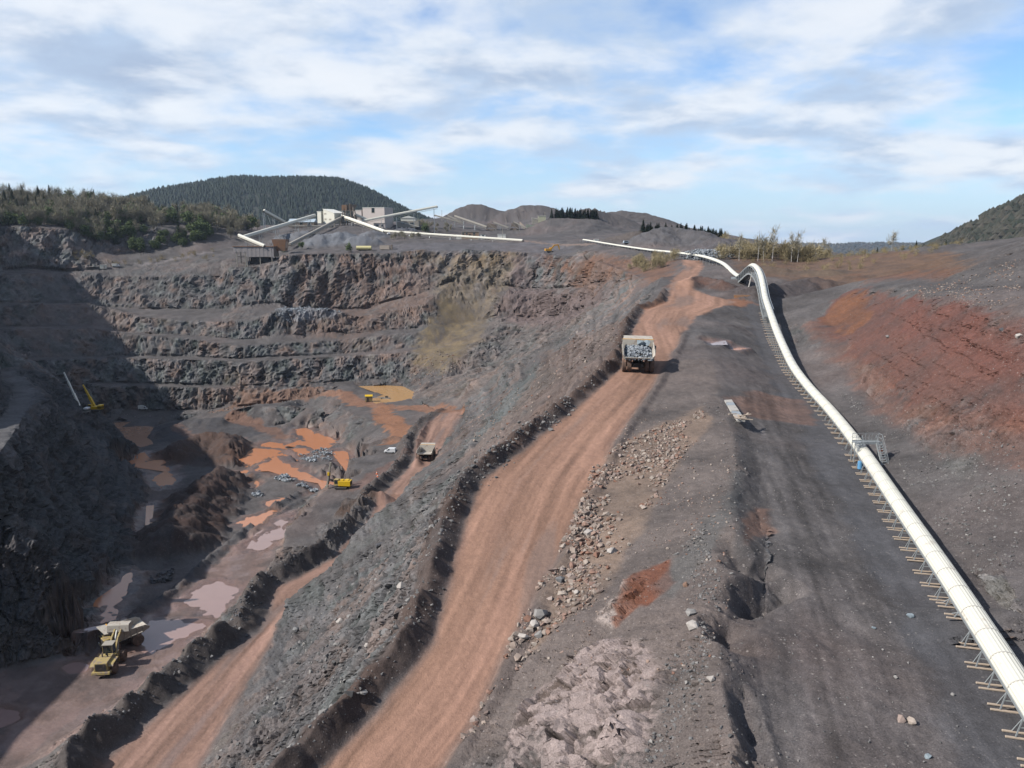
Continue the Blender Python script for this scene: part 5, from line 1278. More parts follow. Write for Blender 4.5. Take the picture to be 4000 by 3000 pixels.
gallery('leftmost brown stacker conveyor of the far screening yard', at3(500,296,800), at3(240,226,800), (.6,), belt_grey, 1.6, 1.3)
gallery('second brown stacker conveyor of the far screening yard', at3(520,300,790), at3(360,228,790), (.5,), belt_grey, 1.6, 1.3)
gallery('longest pale conveyor of the far screening yard', at3(740,338,780), at3(430,232,790), (.35,.7), belt_grey, 1.8, 1.5)
gallery('flat brown conveyor right of the first far screen', at3(950,345,785), at3(800,292,785), (.5,), belt_grey, 1.6, 1.2)
gallery('steep pale conveyor feeding the second far screen', at3(1130,352,785), at3(995,290,785), (.5,), belt_grey, 1.6, 1.2)
gallery('short brown conveyor below the green-grey far hopper', at3(1115,350,790), at3(1060,295,800), (.5,), brown_steel, 1.5, 1.1)

def building(name, label, cat, P0, P1, t, depth, wall_m, roof_m, roof='flat', rz=0.0, wins=(), at=at2, group=None, down=2.0, door=None):
    """P0 top left, P1 bottom right in the enlarged view"""
    a, b = at(P0[0], P1[1], t), at(P1[0], P1[1], t); top = at(P0[0], P0[1], t); w, h = (b - a).length, top.z - a.z
    o = thing(name, label, cat, a.lerp(b, .5), rz, group); 
    wl_ = MB().box((0, depth/2, (h - down)/2), (w, depth, h + down)).build('wall', wall_m, o)
    if roof == 'flat': MB().box((0, depth/2, h + .15), (w + .5, depth + .5, .35)).build('roof', roof_m, o)
    elif roof == 'gable': MB().hexa([(-w/2-.4,-.4,h),(w/2+.4,-.4,h),(w/2+.4,depth+.4,h),(-w/2-.4,depth+.4,h),(-w/2-.4,depth/2-.1,h+depth*.22),(w/2+.4,depth/2-.1,h+depth*.22),(w/2+.4,depth/2+.1,h+depth*.22),(-w/2-.4,depth/2+.1,h+depth*.22)]).build('roof', roof_m, o)
    elif roof == 'gablex': MB().hexa([(-w/2-.4,-.4,h),(w/2+.4,-.4,h),(w/2+.4,depth+.4,h),(-w/2-.4,depth+.4,h),(-.1,-.4,h+w*.16),(.1,-.4,h+w*.16),(.1,depth+.4,h+w*.16),(-.1,depth+.4,h+w*.16)]).build('roof', roof_m, o)
    elif roof == 'mono': MB().hexa([(-w/2-.3,-.3,h),(w/2+.3,-.3,h-w*.26),(w/2+.3,depth+.3,h-w*.26),(-w/2-.3,depth+.3,h),(-w/2-.3,-.3,h+.4),(w/2+.3,-.3,h-w*.26+.4),(w/2+.3,depth+.3,h-w*.26+.4),(-w/2-.3,depth+.3,h+.4)]).build('roof', roof_m, o)
    for x, z, ww, hh in wins:
        q = MB().box((-w/2 + x*w, -.06, z*h), (ww, .12, hh)).build('window', belt_grey, o); MB().box((-w/2 + x*w, -.14, z*h), (ww*.82, .05, hh*.82)).build('pane', glass, q)
    if door: MB().box((-w/2 + door[0]*w, -.06, door[2]/2), (door[1], .12, door[2])).build('door', dark_steel, o)
    return o
# cream tower with its sloping roof
a, b = at2(1000,425,690), at2(1142,425,690); w, dp, H0, H1 = (b-a).length, 13.0, (at2(1000,288,690)-a).z, (at2(1142,330,690)-a).z
tw = thing('sizing_tower', 'tall cream sheet-clad tower with sloping white roof in the works', 'building', a.lerp(b,.5), -.55)
MB().hexa([(-w/2,0,0),(w/2,0,0),(w/2,dp,0),(-w/2,dp,0),(-w/2,0,H0),(w/2,0,H1),(w/2,dp,H1),(-w/2,dp,H0)]).build('wall', cream_sheet, tw); MB().hexa([(-w/2-.3,-.3,H0),(w/2+.3,-.3,H1),(w/2+.3,dp+.3,H1),(-w/2-.3,dp+.3,H0),(-w/2-.3,-.3,H0+.4),(w/2+.3,-.3,H1+.4),(w/2+.3,dp+.3,H1+.4),(-w/2-.3,dp+.3,H0+.4)]).build('roof', white_sheet, tw)
for x, z in ((-.32,.68),(-.32,.3),(.1,.28)): MB().box((x*w,-.05,z*H0),(2.6,.1,1.3)).build('louvre', belt_grey, tw)
for x in (-.45,0,.45): MB().bar((x*w,.3,0),(x*w,.3,-7),.5).build('leg', belt_grey, tw); MB().bar((x*w,dp-.3,0),(x*w,dp-.3,-7),.5).build('leg', belt_grey, tw)
building('tower_annex', 'cream annex against the left side of the tall cream tower', 'building', (955,312), (1000,400), 694, 9, cream_sheet, white_sheet, 'flat', -.45)
building('tower_annex', 'low cream annex behind the right side of the tall cream tower', 'building', (1142,308), (1188,345), 706, 9, cream_sheet, white_sheet)
building('processing_building', 'big pinkish sheet-clad processing building with one dark opening', 'building', (1385,275), (1615,425), 730, 18, pinkish_wall, white_sheet, 'flat', -.30, ((.48,.84,3.2,5.0),), down=4)
building('processing_wing', 'lower pinkish wing on the left of the big processing building', 'building', (1300,300), (1388,400), 735, 14, pinkish_wall, white_sheet, 'flat', -.30, down=4)
building('gabled_shed', 'pale gabled shed farthest right in the works', 'building', (1760,375), (1900,440), 760, 16, cream_sheet, white_sheet, 'gablex')
building('lean_to_shed', 'low open shed with white roof below the highest conveyor', 'building', (1715,402), (1930,440), 742, 10, belt_grey, white_sheet, 'mono', wins=((.3,.4,4,2),(.7,.4,4,2)))
building('workshop', 'long low workshop with pale blue roof left of the cream tower', 'building', (680,412), (925,440), 705, 14, brown_steel, mat('pale_blue_roof', (.42,.50,.56), .5, var=.08), 'gable', wins=((.2,.45,3,1.6),(.5,.45,3,1.6),(.8,.45,3,1.6)))
building('store_shed', 'small pale shed under the big processing building', 'building', (1500,425), (1610,465), 708, 8, pinkish_wall, belt_grey, 'flat', wins=((.3,.5,2,1.5),(.7,.5,2,1.5)))
# brown crusher frame between tower and big building
cf = thing('crusher_frame', 'dark brown steel crusher frame on splayed legs beside the cream tower', 'crusher', at2(1255,470,690)); 
for x, h_ in ((-6,17),(-2,20),(3,21),(7,18)):
    MB().bar((x*.6,0,h_),(x*1.2,-2,-2),.6).bar((x*.6,6,h_),(x*1.2,8,-2),.6).build('leg', brown_steel, cf)
for z in (5,10,15): MB().box((0,3,z),(11,7,.5)).build('platform', brown_steel, cf)
MB().box((-3,3,17.5),(4.5,5,4.5)).build('crusher_housing', rust, cf); MB().hexa([(1,1,15.5),(5,1,15.5),(5,5,15.5),(1,5,15.5),(-.5,-.5,20),(7,-.5,20),(7,6.5,20),(-.5,6.5,20)]).build('hopper', brown_steel, cf); MB().box((4,3,8),(6,5,4.5)).build('screen_box', brown_steel, cf)
for i in range(4): MB().bar((-6+i*3,-.4,5+i*2.5),(-2+i*2.5,-.4,10+i*2.5),.25).build('brace', belt_grey, cf)
# bunker on the cliff edge
a, b = at2(155,745,553), at2(540,745,553); w = (b-a).length; top = (at2(540,648,553)-a).z; low = (at2(155,697,553)-a).z; ft = (at2(300,822,553)-a).z
bk = thing('cliff_bunker', 'grey corrugated bunker on posts at the cliff edge', 'bunker', a)
x1 = (at2(272,700,553)-a).x
mw = mat('streaked_grey_sheet', (.36,.33,.32), .7, var=.35, scale=1.2, vscale=(1,1,.08))
for i in range(14):
    x0_ = x1 + (w-x1)*i/14; MB().box((x0_+(w-x1)/28, .1*(i%2), top/2),((w-x1)/14*.99, .3, top)).build('sheet_panel', mw, bk)
for i in range(5): MB().box((x1*(i+.5)/5, .1*(i%2), (low+top)/2),(x1/5*.99,.3,top-low)).build('sheet_panel', mw, bk)
MB().box((w/2,6,top+.2),(w+1,13,.4), rx=.0).build('roof', rust, bk); MB().box((w-.2,6,top/2),(.3,12,top)).box((w/2+2,12,top/2),(w-4,.3,top)).build('back_wall', brown_steel, bk); MB().box((w/2,7,.1),(w-2,10,.3)).build('floor_slab', dark_steel, bk)
for x in (2.0, x1*.92, x1+.5, x1+(w-x1)*.5, w-1.5):
    MB().bar((x,.5,low if x < x1 else .2),(x,.5,ft-2),.5).build('post', belt_grey, bk); MB().bar((x,9,low if x < x1 else .2),(x,9,ft-2),.5).build('post', dark_steel, bk)
MB().bar((x1+2,5,-2.2),(w-2,5,-3.4),1.6,.9).build('feeder', dark_steel, bk); MB().box((x1+8,8,ft/2),(12,6,-ft*.9)).build('crusher', dark_steel, bk)
hb = thing('feed_hopper', 'rusty feed hopper box beside the cliff-edge bunker', 'hopper', at2(610,660,560)); MB().hexa([(-4,-1,-2),(3,-1,-2),(3,5,-2),(-4,5,-2),(-6,-2,6),(4,-2,6),(4,6,6),(-6,6,6)]).build('body', rust, hb); MB().box((3.4,2,3),(.8,6,6)).build('end_plate', mat('pale_rust_plate', (.50,.36,.26), .8), hb)
# tank, crates, pickup on the rim
p_ = at2(1405,648,572); g_, _ = drop(p_.x, p_.y); tk = thing('fuel_tank', 'long pale yellow cylindrical tank lying on the rim', 'tank', (p_.x, p_.y, g_.z + 2.0)); L_ = (at2(1480,648,572)-at2(1330,648,572)).length/2
MB().lathe([(-L_,.4),(-L_+.3,1.5),(L_-.3,1.5),(L_,.4)], (0,0,0), 'X', 20).build('shell', mat('pale_yellow_paint', (.62,.56,.28), .5), tk)
for s in (-.6,.6): MB().box((s*L_,0,-1.6),(.5,2.4,1.2)).build('saddle', dark_steel, tk)
p_ = at2(1605,640,578); g_, _ = drop(p_.x, p_.y); cr = thing('storage_crate', 'pale box crate right of the yellow tank on the rim', 'crate', g_); MB().box((0,0,1.5),(7,2.6,2.8)).build('wall', mat('pale_timber', (.52,.44,.36), .8), cr); MB().box((5,0,1.8),(1.4,2.4,3.2)).build('door_frame', brown_steel, cr)
p_ = at2(1640,492,655); g_, _ = drop(p_.x, p_.y); car('pickup', 'white pickup parked behind the descending conveyor', 'pickup', g_, math.radians(20), white_paint, SUV, 1.85, suvw, (-1.4,1.4), .38)
# brick office and huts
building('brick_office', 'two-storey tan brick office with flat roof beyond the low conveyor', 'building', (500,384), (664,432), 668, 9, mat('tan_brick', (.40,.27,.18), .85, scale=2, var=.25), belt_grey, 'flat', .05, ((.08,.72,1.4,1.5),(.28,.72,1.4,1.5),(.08,.25,1.4,1.5),(.28,.25,1.4,1.5),(.72,.72,1.8,1.6),(.72,.25,1.6,1.4)), at3, door=(.48,1.5,2.4))
building('site_hut', 'white hut at the left end of the brick office', 'hut', (448,412), (498,434), 662, 4, white_sheet, white_sheet, 'flat', .05, ((.5,.6,1.2,1),), at3)
building('site_hut', 'white cabin between the brick office and the parked cars', 'hut', (680,406), (728,432), 668, 5, white_sheet, belt_grey, 'flat', 0, ((.5,.55,1.6,1),), at3)
building('site_hut', 'white cabin right of the parked cars', 'hut', (845,408), (922,434), 668, 5, white_sheet, white_sheet, 'flat', 0, (), at3)
building('switch_cabin', 'white control cabin near the start of the long conveyor', 'cabin', (1772,456), (1815,482), 575, 2.5, white_sheet, white_sheet, 'flat', 0, (), at3)
for i, (x, lb) in enumerate(((690,'blue car parked in front of the white cabin'),(740,'silver car parked right of the blue car'),(860,'dark car parked in front of the right-hand cabin'))):
    p_ = at3(x, 440, 655); g_, _ = drop(p_.x, p_.y); car('parked_car', lb, 'car', g_, math.radians(-85 + 20*i), (mat('blue_car_paint', (.08,.16,.30), .35, spec=.5), silver_paint, dark_steel)[i], SUV, 1.8, suvw, (-1.4,1.4), .36, 'cars parked by the office')
# screening yard machines
def screen(label, P, t, h_, w_, m):
    p_ = at3(*P, t); g_, _ = drop(p_.x, p_.y); o = thing('screening_unit', label, 'screen', (p_.x, p_.y, p_.z - h_)); 
    for x in (-w_/2, w_/2):
        for y in (0, 4): MB().bar((x,y,-4),(x,y,h_*.7),.4).build('leg', brown_steel, o)
    MB().box((0,2,h_*.75),(w_,4,h_*.4), ry=.18).build('screen_box', m, o); MB().box((-w_*.2,2,h_*.3),(w_*.9,3.6,h_*.25)).build('platform', brown_steel, o); MB().bar((-w_*.4,-.3,h_),(w_*.5,-.3,h_*.3),.5).build('chute', belt_grey, o)
    return o
screen('brown screening machine at the left of the far screening yard', (790,300), 785, 10, 9, brown_steel); screen('brown screening machine in the middle of the far screening yard', (1010,295), 785, 9, 7, brown_steel); screen('grey-green screening machine at the foot of the far bank', (1160,310), 790, 8, 9, mat('grey_green_paint', (.30,.34,.27), .7))
building('bank_hopper', 'pale yellow-green hopper house on top of the far bank', 'building', (1235,232), (1308,290), 800, 7, mat('pale_green_sheet', (.48,.47,.33), .7), cream_sheet, 'flat', 0, (), at3, None, 4)
building('screen_house', 'pale screen house below the hopper on the far bank', 'building', (1175,250), (1230,300), 802, 6, belt_grey, cream_sheet, 'mono', 0, (), at3, None, 3)
for x, y0, y1, t, lb in ((310,180,262,820,'lamp mast left of the far mounds'),(893,345,436,660,'tall pole standing by the right-hand cabin'),(927,252,330,790,'thin mast among the far screens'),(1298,186,236,800,'thin mast on the hopper house bank')):
    a = at3(x, y1, t); b = at3(x, y0, t); o = thing('pole', 'thin ' + lb if not lb.startswith(('thin', 'tall')) else lb, 'pole', a); MB().tube((0,0,-2),(0,0,(b-a).z),.22,8,.14).build('shaft', belt_grey, o); MB().box((0,0,(b-a).z),(1.0,.3,.25)).build('lamp_head', dark_steel, o)

# ---------------------------------------------------------------- trees
def leaf_mat(name, c1, c2, trans=0.0):
    m = bpy.data.materials.new(name); m.use_nodes = True; t = NT(m.node_tree); b = m.node_tree.nodes['Principled BSDF']
    gn = t.node('ShaderNodeNewGeometry'); oi = t.node('ShaderNodeObjectInfo')
    f = t.math('ADD', t.math('MULTIPLY', gn.outputs['Random Per Island'], .6), t.math('MULTIPLY', oi.outputs['Random'], .4))
    t.put(b.inputs['Base Color'], t.mix(f, rgba(c1), rgba(c2))); b.inputs['Roughness'].default_value = .85; b.inputs['Specular IOR Level'].default_value = .15; return m
L_TWIG = leaf_mat('bare_twigs', (.105,.096,.070), (.215,.195,.14)); L_GREEN = leaf_mat('spring_leaves', (.035,.055,.022), (.09,.115,.045)); L_CON = leaf_mat('conifer_needles', (.010,.020,.010), (.028,.046,.022)); L_SCRUB = leaf_mat('dry_scrub', (.13,.10,.055), (.23,.19,.10))
L_CATKIN = leaf_mat('yellowish_twigs', (.14,.115,.065), (.25,.21,.125))
bark = mat('grey_bark', (.075,.06,.05), .9, scale=3, var=.3); birch_bark = mat('white_birch_bark', (.50,.47,.43), .8, scale=4, var=.25, extra=((.08,.07,.06), .62, 3))
def crown_mesh(name, m, kind, h, w, n, seed, base=.25):
    r = np.random.default_rng(seed); VV, TT = [], []
    if kind == 'conifer':
        z = base*h + (1-base)*h*r.random(n)**.85; rad = w*.5*(1 - (z - base*h)/(h*(1-base)))*(.55 + .5*r.random(n)) + .12; a = r.random(n)*6.283
        c = np.stack([np.cos(a)*rad*.55, np.sin(a)*rad*.55, z], 1); d = np.stack([np.cos(a), np.sin(a), -.35 + .3*r.random(n)], 1); sz = .35*rad + .28
        side = np.stack([-np.sin(a), np.cos(a), 0*a], 1)
        A = c - d*sz[:, None]*.6 + side*sz[:, None]*.5; B = c - d*sz[:, None]*.6 - side*sz[:, None]*.5; Cc = c + d*sz[:, None]*1.3
    else:
        # clumps inside an uneven crown
        k_ = 9; cc = r.normal(size=(k_, 3)); cc /= np.linalg.norm(cc, axis=1)[:, None]; cc *= (.35 + .5*r.random((k_, 1))); i = r.integers(0, k_, n)
        p = cc[i] + r.normal(size=(n, 3))*.27; q = p*np.array([w*.5, w*.5, h*(1-base)*.5]); q[:, 2] += h*base + h*(1-base)*.5
        d = p*.8 + r.normal(size=(n, 3))*.5 + np.array([0, 0, .7]) if kind == 'twig' else r.normal(size=(n, 3)); d /= np.linalg.norm(d, axis=1)[:, None]; s = np.cross(d, r.normal(size=(n, 3))); s /= np.linalg.norm(s, axis=1)[:, None]
        Ls = (h*.075*(.6 + .8*r.random(n)) if kind == 'twig' else .16*np.sqrt(w)*(.7 + .7*r.random(n)))[:, None]; ww = (Ls*.10 if kind == 'twig' else Ls*.8)
        A = q - d*Ls + s*ww; B = q - d*Ls - s*ww; Cc = q + d*Ls
    Vv = np.stack([A, B, Cc], 1).reshape(-1, 3); return np_mesh(name, Vv, np.arange(len(Vv)).reshape(-1, 3), m)
def trunk_mesh(name, m, h, r0, seed, limbs=5, top=.9):
    rr = random.Random(seed); b = MB(); p = Vector((0,0,-.6)); lean = Vector((rr.uniform(-.06,.06), rr.uniform(-.06,.06), 0))
    for i in range(4):
        q = Vector((lean.x*h*(i+1)/4, lean.y*h*(i+1)/4, h*top*(i+1)/4)); b.tube(p, q, r0*(1-.22*i), 7, r0*(1-.22*(i+1)), False)
        p = q
    for i in range(limbs):
        z = h*rr.uniform(.3,.7); a = rr.uniform(0,6.28); s = Vector((lean.x*z, lean.y*z, z)); e = s + Vector((math.cos(a)*h*.2, math.sin(a)*h*.2, h*rr.uniform(.12,.28))); b.tube(s, e, r0*.4, 5, r0*.12, False)
    return b.mesh(name, m)
def tree_proto(name, kind, m, h, w, n, seed, bm_=None, base=.25, limbs=5, r0=None):
    return (trunk_mesh('trunk', bm_ or bark, h, r0 or h*.014, seed, limbs), crown_mesh('crown', m, kind, h, w, n, seed, base))
TP = {'bare': [tree_proto('bare', 'twig', L_TWIG, 12, 7, 620, s, base=.22) for s in (1,2,3,4)], 'conifer': [tree_proto('con', 'conifer', L_CON, 12, 6.5, 900, s, base=.05, limbs=0) for s in (11,12,13)],
      'green': [tree_proto('gr', 'leaf', L_GREEN, 7, 5.5, 520, s, base=.08) for s in (21,22,23)], 'scrub': [tree_proto('sc', 'twig', L_SCRUB, 3.2, 3.6, 420, s, base=.02, limbs=4, r0=.04) for s in (31,32,33)],
      'catkin': [tree_proto('ck', 'twig', L_CATKIN, 8, 6.5, 900, s, base=.04, limbs=6, r0=.09) for s in (41,42,43)], 'birch': [tree_proto('bi', 'twig', L_TWIG, 13, 4.5, 170, s, birch_bark, .28, 7, .15) for s in (51,52)]}
TN = {'bare': 'bare_tree', 'conifer': 'conifer', 'green': 'leafy_bush', 'scrub': 'dry_shrub', 'catkin': 'bare_thicket_tree', 'birch': 'birch_tree'}
def plant(kind, loc, s, label, cat, group, sz=1.0):
    tm, cm = random.choice(TP[kind]); o = bpy.data.objects.new(TN[kind], None); COL.objects.link(o); o.location = loc; o.rotation_euler = (0, 0, random.uniform(0, 6.28)); o.scale = (s, s, s*sz)
    obj('trunk', tm, o); obj('crown', cm, o); return tag(o, label, cat, group)
def plant_area(kind, poly, n, s0, s1, label, cat, group):
    P = poly; A = np.array([(random.uniform(min(p.x for p in P), max(p.x for p in P)), random.uniform(min(p.y for p in P), max(p.y for p in P))) for _ in range(n*8)]); A = A[in_poly(A, P)][:n]
    for x, y in A:
        q, _ = drop(x, y); plant(kind, q - Vector((0,0,.3)), random.uniform(s0, s1), label, cat, group)
WOOD = [gd(*q) for q in ((-30,491,562),(90,491,568),(165,523,579),(260,547,595),(430,521,619),(470,508,636),(540,500,664),(548,497,695),(400,466,678),(150,441,660),(-60,436,650))]
WOODL = [gd(*q) for q in ((-30,489,566),(130,492,572),(200,530,590),(300,535,606),(300,480,620),(-30,466,604))]
plant_area('bare', WOOD, 290, .8, 1.3, 'bare grey-brown tree in the wood on the left ridge', 'tree', 'bare trees of the left ridge wood')
plant_area('green', WOOD, 70, 1.0, 1.9, 'green leafy tree inside the wood on the left ridge', 'tree', 'green trees of the left ridge wood')
plant_area('conifer', WOOD, 34, .7, 1.25, 'dark conifer among the bare trees on the left ridge', 'tree', 'conifers of the left ridge wood')
plant_area('conifer', [gd(*q) for q in ((-40,445,640),(110,445,650),(110,470,606),(-40,470,604))], 22, .9, 1.5, 'tall dark conifer at the left end of the ridge crest', 'tree', 'conifers on the ridge crest')
plant_area('green', WOODL, 95, .7, 1.4, 'green leafy bush along the cliff top on the left', 'bush', 'bushes on the left cliff top')
plant_area('green', [gd(*q) for q in ((190,545,584),(430,528,612),(470,512,632),(300,540,604))], 40, .6, 1.2, 'green bush on the dark slope below the left wood', 'bush', 'bushes below the left wood')
plant_area('scrub', [gd(*q) for q in ((120,575,566),(330,562,590),(470,545,605),(480,560,580),(330,575,580),(200,585,566))], 30, .7, 1.6, 'brown scrub bush on the bench below the left wood', 'bush', 'scrub on the left bench')
plant_area('bare', [gd(*q) for q in ((480,530,620),(530,515,650),(545,500,690),(560,500,720),(500,500,690),(470,520,630))], 22, .6, .9, 'bare tree between the ridge wood and the cliff-edge bunker', 'tree', 'bare trees above the bunker')
def row(kind, pts, n, s0, s1, label, cat, group, jit=1.5, sz=1.0):
    Q = densify(pts, 1.0)
    for i in range(n):
        p = Q[min(len(Q)-1, int((i + .5)/n*len(Q)))]; q, _ = drop(p.x + random.uniform(-jit, jit), p.y + random.uniform(-jit, jit)*2); plant(kind, q - Vector((0,0,.3)), random.uniform(s0, s1), label, cat, group, sz)
row('conifer', [at3(1385,246,812), at3(1645,248,812)], 26, .95, 1.3, 'conifer in the left row on top of the far bank', 'tree', 'conifers of the left row on the far bank', 2.5, .72)
row('conifer', [at3(1668,250,808), at3(1805,254,805)], 16, .95, 1.25, 'conifer in the right row on top of the far bank', 'tree', 'conifers of the right row on the far bank', 2.5, .72)
(m0,), (m1,), (m2,) = z4((310,365)), z4((700,310)), z4((1040,330))
row('conifer', [gd(m0[0], m0[1], 560), gd((m0[0]+m1[0])/2, m1[1]+6, 560), gd(m1[0], m1[1]+3, 560), gd(m2[0], m2[1]+2, 545)], 54, .7, 1.15, 'dark conifer behind the far gravel mound', 'tree', 'conifers behind the gravel mound', 4, .62)
row('catkin', [gd(1550,500,530), gd(1600,512,520)], 10, .7, 1.0, 'bare thicket tree right of the mound conifers', 'tree', 'thicket right of the mound', 4)
def z4g(x, y, t): (q,) = z4((x, y)); return gd(q[0], q[1], t)
row('catkin', [z4g(1060,600,330), z4g(1300,610,328), z4g(1500,620,324), z4g(1840,640,320)], 44, .65, 1.1, 'yellowish bare thicket tree in the grove beyond the arch', 'tree', 'thicket grove beyond the arch', 4)
for i, (x, y, s) in enumerate(((1380,612,.95),(1435,618,.75),(1515,625,1.0),(1200,600,.8),(1700,640,.85),(1760,600,.9))):
    p = z4g(x, y, 312); q, _ = drop(p.x, p.y); plant('birch', q, s, ('white-trunked birch left of centre in the grove', 'short white-trunked birch between two taller birches', 'tallest leaning white-trunked birch in the grove', 'slim birch at the left end of the grove', 'birch at the right end of the grove', 'birch rising behind the right end of the grove')[i], 'tree', 'birches beyond the arch')
z5 = zoomed(3100, 750, 2.458)
def z5g(x, y, t): (q,) = z5((x, y)); return gd(q[0], q[1], t)
row('catkin', [z5g(150,610,345), z5g(330,620,345)], 7, .45, .75, 'low bare bush right of the birch grove', 'bush', 'low bushes right of the grove', 3)
for i, (x, y, s, k_, lb) in enumerate(((300,620,.75,'birch','slim bare tree standing alone right of the grove'),(935,600,.95,'birch','tall bare tree standing alone in the middle of the right field edge'))):
    p = z5g(x, y, 350); q, _ = drop(p.x, p.y); plant(k_, q, s, lb, 'tree', None)
for x, y, s, lb in ((685,600,.35,'small pine at the left end of the right field edge'),(800,605,.40,'small pine second from the left on the right field edge'),(1045,612,.45,'small pine right of the tall lone bare tree'),(1170,608,.62,'largest small pine on the right field edge'),(1270,605,.30,'tiny pine right of the largest field pine'),(1455,598,.6,'pine nearest the right hillside on the field edge')):
    p = z5g(x, y, 345); q, _ = drop(p.x, p.y); plant('conifer', q - Vector((0,0,.3)), s, lb, 'tree', 'pines on the right field edge', .85)
plant_area('scrub', [gd(*q) for q in ((1590,562,318),(1750,556,330),(2060,550,365),(2070,570,270),(1800,590,262),(1640,582,285))], 130, .35, 1.0, 'dry scrub tuft on the brown field right of the arch', 'bush', 'scrub on the right field')
plant_area('catkin', [gd(*q) for q in ((1345,585,385),(1395,592,330),(1440,585,320),(1462,562,355),(1400,562,390))], 22, .35, .75, 'low yellowish thicket bush on the brown rim left of the road', 'bush', 'thicket on the brown rim')
row('green', [at2(1260,672,566)], 2, .6, .8, 'green bush on the rim before the yellow tank', 'bush', 'bushes on the rim', 3) if False else None
for x, y, t, s, lb in ((1260,690,564,.95,'green bush on the cliff edge left of the yellow tank'),(620,628,580,.7,'small green bush beside the foot of the brown conveyor'),(1995,500,740,1.3,'dark bush on the bank right of the works'),(800,640,580,.8,'pale bush right of the foot of the brown conveyor')):
    p = at2(x, y, t); q, _ = drop(p.x, p.y); plant('green', q, s, lb, 'bush', None)
plant_area('bare', [at2(1650,560,630), at2(1900,600,625), at2(1950,560,640), at2(1700,530,648)], 14, .35, .55, 'low bare bush on the bank below the low conveyor', 'bush', 'bushes below the low conveyor')
plant_area('bare', [at3(40,360,750), at3(420,400,745), at3(420,350,780), at3(40,300,790)], 30, .3, .55, 'bare scrub tree on the dark bank behind the office', 'tree', 'scrub on the bank behind the office')

# ---------------------------------------------------------------- far hills, plain, forest
forest_floor = mat('forest_floor', (.026,.032,.024), .95, scale=.02, var=.4, extra=((.06,.05,.04), .56, .012))
plain_m = mat('distant_plain', (.070,.080,.050), .95, scale=.004, var=.4, extra=((.13,.11,.075), .55, .003))
def hill(name, sil, t, base_z, front, back, seed, n_tree, hgt, cone_m, label):
    """ridge seen as sil (survey x,y) at distance t; slopes run front/back metres"""
    S = [gd(x, y, t) for x, y in sil]; nu, nv = 140, 40; xs = np.array([p.x for p in S]); ys = np.array([p.y for p in S]); zs = np.array([p.z for p in S]) - hgt*.6
    u = np.linspace(xs[0], xs[-1], nu); zr = np.interp(u, xs, zs); yr = np.interp(u, xs, ys); v = np.linspace(-1, 1, nv); U, Vv = np.meshgrid(u, v)
    ZR, YR = np.broadcast_to(zr, U.shape), np.broadcast_to(yr, U.shape); prof = np.cos(np.clip(np.abs(Vv), 0, 1)*math.pi/2)**1.15; Y = YR + np.where(Vv < 0, Vv*front, Vv*back)
    P = np.stack([U.ravel(), Y.ravel(), 0*U.ravel()], 1); Z = base_z + (ZR - base_z)*prof + (fbm(P/(hgt*14) + seed, 4).reshape(U.shape))*hgt*.9*prof*(1-prof)*2.2
    G = np.stack([U.ravel(), Y.ravel(), Z.ravel()], 1); I = np.arange(nu*nv).reshape(nv, nu); q = np.stack([I[:-1,:-1].ravel(), I[:-1,1:].ravel(), I[1:,1:].ravel(), I[1:,:-1].ravel()], 1); Tt = np.vstack([q[:, [0,1,2]], q[:, [0,2,3]]])
    obj(name, np_mesh(name, G, Tt, forest_floor, True))['kind'] = 'structure'
    r = np.random.default_rng(seed); fu = r.random(n_tree)*(nu-1); fv = (r.random(n_tree)*.58)*(nv-1); iu, iv = fu.astype(int), fv.astype(int); a, b = fu-iu, fv-iv; Gg = G.reshape(nv, nu, 3)
    base = (Gg[iv,iu]*((1-a)*(1-b))[:,None] + Gg[iv,np.minimum(iu+1,nu-1)]*(a*(1-b))[:,None] + Gg[np.minimum(iv+1,nv-1),iu]*((1-a)*b)[:,None] + Gg[np.minimum(iv+1,nv-1),np.minimum(iu+1,nu-1)]*(a*b)[:,None])
    h = hgt*(.6 + .7*r.random(n_tree)); w = h*(.20 + .16*r.random(n_tree))*(1.5 if cone_m is H_MIX else 1); k_ = 5; ang = np.arange(k_)*2*math.pi/k_
    ring = np.stack([np.cos(ang), np.sin(ang), 0*ang], 1); body = np.concatenate([ring[None]*w[:, None, None] + base[:, None] + np.array([0,0,1])*(h*.1)[:, None, None], ring[None]*(w*(1.25 if cone_m is H_MIX else .75))[:, None, None]*(.6 + .6*r.random((n_tree, k_, 1))) + base[:, None] + np.array([0,0,1])*(h*.5)[:, None, None], (base + np.stack([0*h, 0*h, h], 1))[:, None]], 1)
    F = []
    for i in range(k_):
        j = (i+1) % k_; F += [(i, j, k_+j), (i, k_+j, k_+i), (k_+i, k_+j, 2*k_)]
    F = np.array(F); Tt = (F[None] + (np.arange(n_tree)*(2*k_+1))[:, None, None]).reshape(-1, 3)
    tag(obj('hill_forest', np_mesh('hill_forest', body.reshape(-1, 3), Tt, cone_m)), label, 'forest', None, 'stuff')
H_CON = leaf_mat('far_conifers', (.006,.012,.008), (.020,.028,.018)); H_MIX = leaf_mat('far_mixed_wood', (.014,.018,.012), (.055,.046,.036))
hill('hill', ((120,470),(230,440),(300,432),(345,424),(385,410),(440,400),(500,388),(540,384),(600,387),(660,385),(725,386),(760,394),(800,410),(845,434),(885,456),(930,474),(1000,488)), 2500, 0, 800, 700, 5, 13000, 14, H_CON, 'dark conifer forest covering the rounded far hill')
hill('hill', ((1960,560),(2010,548),(2060,522),(2100,502),(2150,472),(2212,440),(2300,398),(2420,360),(2560,350)), 1250, -20, 430, 380, 9, 4200, 13, H_MIX, 'brown and green wood on the right hillside')
